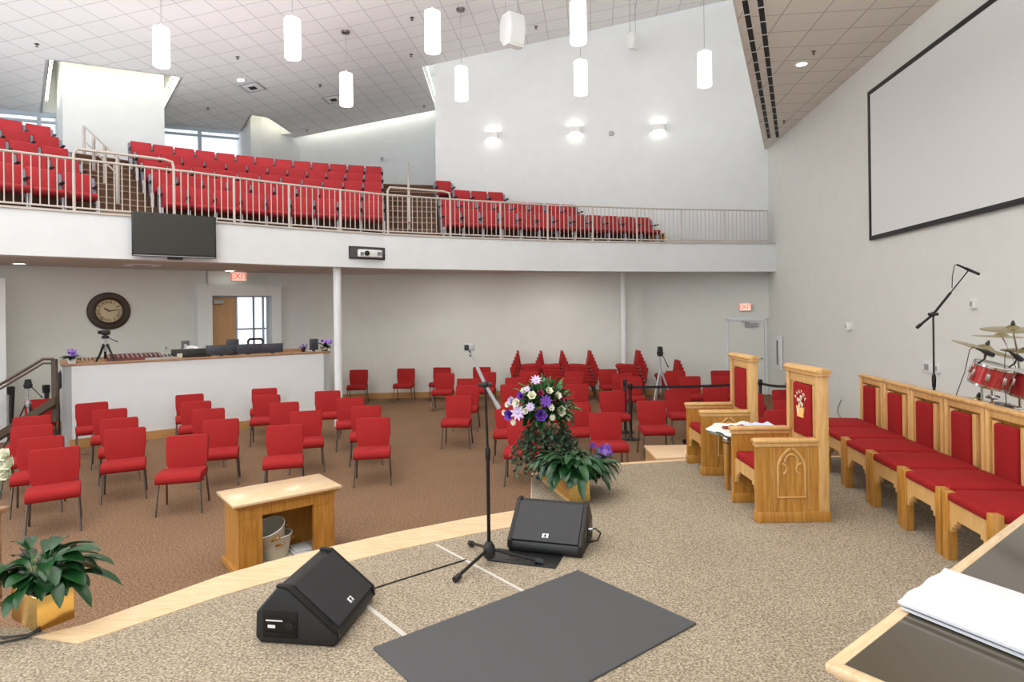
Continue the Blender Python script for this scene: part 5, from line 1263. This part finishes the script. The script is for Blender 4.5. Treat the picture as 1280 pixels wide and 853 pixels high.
# ------------------------------------------------------------------ plants
def leafy(t, c, n, Lm, W, mt, spread=1.0, seed=1, el=(.25, 1.5), name='foliage', droop=1.5):
    rnd = random.Random(seed); m = MB(); st = MB()
    for i in range(n):
        a = rnd.uniform(0, 2*math.pi); e = rnd.uniform(*el); L_s = Lm * rnd.uniform(.5, 1.0)
        d = Vector((math.cos(a)*spread, math.sin(a)*spread, e)).normalized()
        b = Vector(c) + Vector((rnd.uniform(-.04, .04), rnd.uniform(-.04, .04), 0)); e1_ = b + d * L_s * rnd.uniform(.45, .8)
        st.tube([b, b.lerp(e1_, .5) + Vector((0, 0, .01)), e1_], .0025, 5)
        leaf(m, e1_, (d + Vector((math.cos(a)*.5, math.sin(a)*.5, -.25))).normalized(), L_s*rnd.uniform(.6, .85), W*rnd.uniform(.7, 1.1), droop*rnd.uniform(.5, 1), 7, rnd.uniform(-.4, .4))
    leafmat_obj(name, m, mt, t); obj('stems', st, LEAF2, t)
# left planter
pl = Vector((-2.57, 3.345)); a_ = math.atan2(.15, .09)
t = thing('brass_planter', 'square polished brass planter with a leafy peace lily at the left end of the stage', 'plant', (pl.x, pl.y, SG + .004), 0)
d1 = Vector((math.cos(a_), math.sin(a_)))*.185; d2_ = Vector((-d1.y, d1.x)).normalized()*.30
m = MB(); m.prism([(0, 0), tuple(d1), tuple(d1 + d2_), tuple(d2_)], 0, .185, .004, 1); obj('box', m, BRASS, t)
m = MB(); ii = (d1 + d2_)*.5; m.prism([tuple(ii + (v_ - ii)*.9) for v_ in (Vector((0, 0)), d1, d1 + d2_, d2_)], .183, .19); obj('soil', m, TERRA, t)
leafy(t, (ii.x - .02, ii.y, .17), 90, .30, .085, LEAF, 1.0, 4, (.3, 2.4))
# middle planter: long trough
pm = Vector((.497, 5.46)); dv = (Vector((.20, 6.5)) - pm).normalized(); sv = Vector((dv.y, -dv.x)) * .175
t = thing('brass_planter', 'long oak and brass planter trough with drooping peace lily behind the right floor monitor', 'plant', (pm.x, pm.y, SG), 0)
Lp = .78
m = MB(); m.prism([(0, 0), tuple(dv*Lp), tuple(dv*Lp + sv), tuple(sv)], 0, .20, .004, 1); obj('box', m, OAK, t)
m = MB(); n_ = dv * -.004; m.prism([tuple(n_ - sv*.02), tuple(sv*1.02 + n_), tuple(sv*1.02 + dv*.03), tuple(dv*.03 - sv*.02)], 0, .205, .003, 1); obj('brass_end', m, BRASS, t)
m = MB(); sl = -sv.normalized()*.004; m.prism([tuple(sl), tuple(dv*Lp + sl), tuple(dv*Lp), (0, 0)], .0, .03); m.prism([tuple(sl), tuple(dv*Lp + sl), tuple(dv*Lp), (0, 0)], .085, .09); obj('side_trim', m, OAKL, t, smooth=False)
m = MB(); m.prism([tuple(sv*.1 + dv*.03), tuple(dv*(Lp - .03) + sv*.1), tuple(dv*(Lp - .03) + sv*.9), tuple(sv*.9 + dv*.03)], .198, .206); obj('soil', m, TERRA, t)
leafy(t, (.06, .20, .20), 110, .33, .085, LEAF, 1.0, 8, (.15, 2.0), droop=2.0)
leafy(t, (-.04, .50, .20), 100, .34, .07, LEAF3, 1.1, 12, (.1, 1.0), 'pale_foliage', 1.9)
leafy(t, (.20, .30, .20), 70, .24, .05, LEAF3, 1.1, 15, (.2, 1.2), 'right_foliage', 1.6)
# flower arrangement on a stand behind the trough
fa = Vector((.34, 6.36))
t = thing('plant_stand', 'slim round plant stand hidden under the ivy of the flower arrangement', 'plant stand', (fa.x, fa.y, SG))
m = MB(); m.lathe([(.12, 0), (.12, .015), (.02, .03), (.02, .36), (.11, .375), (.11, .39)], 24); obj('pedestal', m, BLACKM, t)
t = thing('flower_arrangement', 'big round arrangement of cream, lilac and purple flowers in a wicker basket with trailing ivy', 'flowers', (fa.x, fa.y, SG + .39))
m = MB(); m.lathe([(.07, 0), (.10, .11), (.105, .12)], 20); obj('basket', m, WICKER, t)
rnd = random.Random(21); m = MB(); cc_ = Vector((-.02, 0, .30))
for i in range(620):
    a = rnd.uniform(0, 6.283); ph = math.acos(rnd.uniform(-.45, 1)); r = rnd.uniform(.12, .30)
    d = Vector((math.sin(ph)*math.cos(a), math.sin(ph)*math.sin(a), math.cos(ph)))
    leaf(m, cc_ + d*r*.85, (d + Vector((rnd.uniform(-.6, .6), rnd.uniform(-.6, .6), rnd.uniform(-.4, .4)))).normalized(), rnd.uniform(.06, .12), rnd.uniform(.025, .05), .8, 4, rnd.uniform(-.5, .5))
leafmat_obj('foliage', m, LEAF, t)
m = MB()
for i in range(130):
    a = rnd.uniform(0, 6.283); ph = math.acos(rnd.uniform(-.1, 1)); d = Vector((math.sin(ph)*math.cos(a), math.sin(ph)*math.sin(a), math.cos(ph)))
    leaf(m, cc_ + d*rnd.uniform(.2, .29), (d + Vector((0, 0, .3))).normalized(), rnd.uniform(.07, .13), rnd.uniform(.02, .04), .7, 4, rnd.uniform(-.5, .5))
leafmat_obj('pale_foliage', m, LEAF2, t)
m = MB(); iv = MB()
for i in range(75):
    a = rnd.uniform(2.2, 6.8); r0 = rnd.uniform(.10, .2); p = Vector((r0*math.cos(a), r0*math.sin(a), rnd.uniform(.08, .2))); pts = [p.copy()]
    for k in range(rnd.randint(4, 8)):
        p = p + Vector((.025*math.cos(a) + rnd.uniform(-.02, .02), .02*math.sin(a) + rnd.uniform(-.02, .02), -.05)); pts.append(p.copy())
        for q_ in range(2): leaf(m, p, (rnd.uniform(-1, 1), rnd.uniform(-1, 1), rnd.uniform(-.6, .3)), rnd.uniform(.04, .065), .035, .5, 3)
    iv.tube(pts, .002, 4)
leafmat_obj('ivy_leaves', m, LEAF3, t); obj('ivy_stems', iv, TERRA, t)
blooms = [((670, 476), LILAC, 'd', .05), ((686, 489), CREAM, 'r', .035), ((655, 489), CREAM, 'r', .03), ((651, 495), PURPLE, 'r', .035), ((682, 500), PURPLE, 'r', .0), ((665, 495), CREAM, 'r', .04), ((640, 502), LILAC, 'r', .04), ((646, 504), CREAM, 'r', .04), ((663, 509), LILAC, 'd', .04),
          ((648, 516), LILAC, 'd', .07), ((682, 502), PURPLE, 'd', .055), ((676, 519), PURPLE, 'r', .055), ((637, 519), PURPLE, 'r', .05), ((631, 516), CREAM, 'r', .028), ((697, 495), CREAM, 'r', .035), ((702, 500), MAGENTA, 'r', .03), ((700, 514), CREAM, 'r', .05), ((709, 508), CREAM, 'd', .04), ((710, 522), CREAM, 'd', .035),
          ((659, 487), LILAC, 'd', .03), ((676, 492), MAGENTA, 'r', .03), ((689, 510), CREAM, 'd', .03), ((635, 506), CREAM, 'r', .028), ((690, 522), CREAM, 'd', .03), ((657, 514), CREAM, 'r', .03), ((642, 528), CREAM, 'd', .03)]
for (u, v), mt, k, r in blooms:
    if r == 0: continue
    r *= 1.28
    a, b = u - 670, v - 512; rr = 42.; dep = -.31*math.sqrt(max(.05, 1 - (a*a + b*b)/(rr*rr)))
    p = Py(u, v, fa.y + dep) - Vector((fa.x, fa.y, SG + .39)); m = MB()
    nrm = Vector((a/rr, -.9, -b/rr*.8 + .2))
    if k == 'd': daisy(m, tuple(p), r, 18, nrm)
    else:
        q = Vector((0, 0, 1)).rotation_difference(nrm.normalized()).to_matrix().to_4x4(); m.M = Matrix.Translation(p) @ q; rose(m, (0, 0, -r*.4), r)
    leafmat_obj('bloom', m, mt, t)
# little vase on the stage edge
p = Pz(750, 587, SG + .004)
small_pot(Vector((p.x, p.y, SG + .004)), 'small glass of violet flowers on the stage edge right of the planter trough', GLASSV, VIOLET, .14, ph=.09)
# flowers at the left picture edge on a wooden stand
fp = Vector((-3.10, 3.62))
t = thing('flower_pedestal', 'dark oak flower pedestal cut by the left edge of the picture', 'pedestal', (fp.x - .02, fp.y, SG))
m = MB(); m.box(-.14, .10, -.12, .12, 0, .03, .004); m.box(-.11, .07, -.09, .09, .03, .54, .004); m.box(-.14, .10, -.12, .12, .54, .57, .004); obj('pillar', m, DARKW, t)
t = thing('cream_bouquet', 'bouquet of cream roses just peeking in at the left edge above the leafy planter', 'flowers', (fp.x, fp.y, SG + .57))
m = MB(); m.lathe([(.05, 0), (.07, .10), (.065, .12)], 16); obj('vase', m, GLASSV, t)
m = MB(); rnd = random.Random(5)
for i in range(70):
    a = rnd.uniform(0, 6.283); leaf(m, (0, 0, .12), (math.cos(a), math.sin(a), rnd.uniform(-.2, 1.2)), rnd.uniform(.08, .15), .025, 1.0, 5)
leafmat_obj('foliage', m, LEAF, t)
for u, v, r in ((9, 571, .045), (14, 582, .045), (5, 590, .04), (11, 595, .045), (3, 577, .04)):
    q = Py(u, v, fp.y - .1) - Vector((fp.x, fp.y, SG + .57)); m = MB(); m.M = Matrix.Translation(q) @ Matrix.Rotation(R(60), 4, 'X'); rose(m, (0, 0, 0), r); leafmat_obj('bloom', m, CREAM, t); m = MB(); m.tube([(0, 0, .08), (q.x*.5, q.y*.5, .08 + (q.z - .08)*.6), tuple(q)], .004, 6); obj('stem', m, LEAF2, t)
t = thing('coiled_cable', 'loose black cables on the stage left of the brass planter', 'cable', (-2.75, 3.2, SG))
m = MB(); m.tube([(-.1, .15, .01), (.05, .08, .015), (.16, .12, .01), (.19, .16, .03)], .006, 6); m.tube([(-.1, .05, .01), (.05, .02, .012), (.17, .09, .01), (.2, .15, .02)], .006, 6); obj('cord', m, BLACK, t)
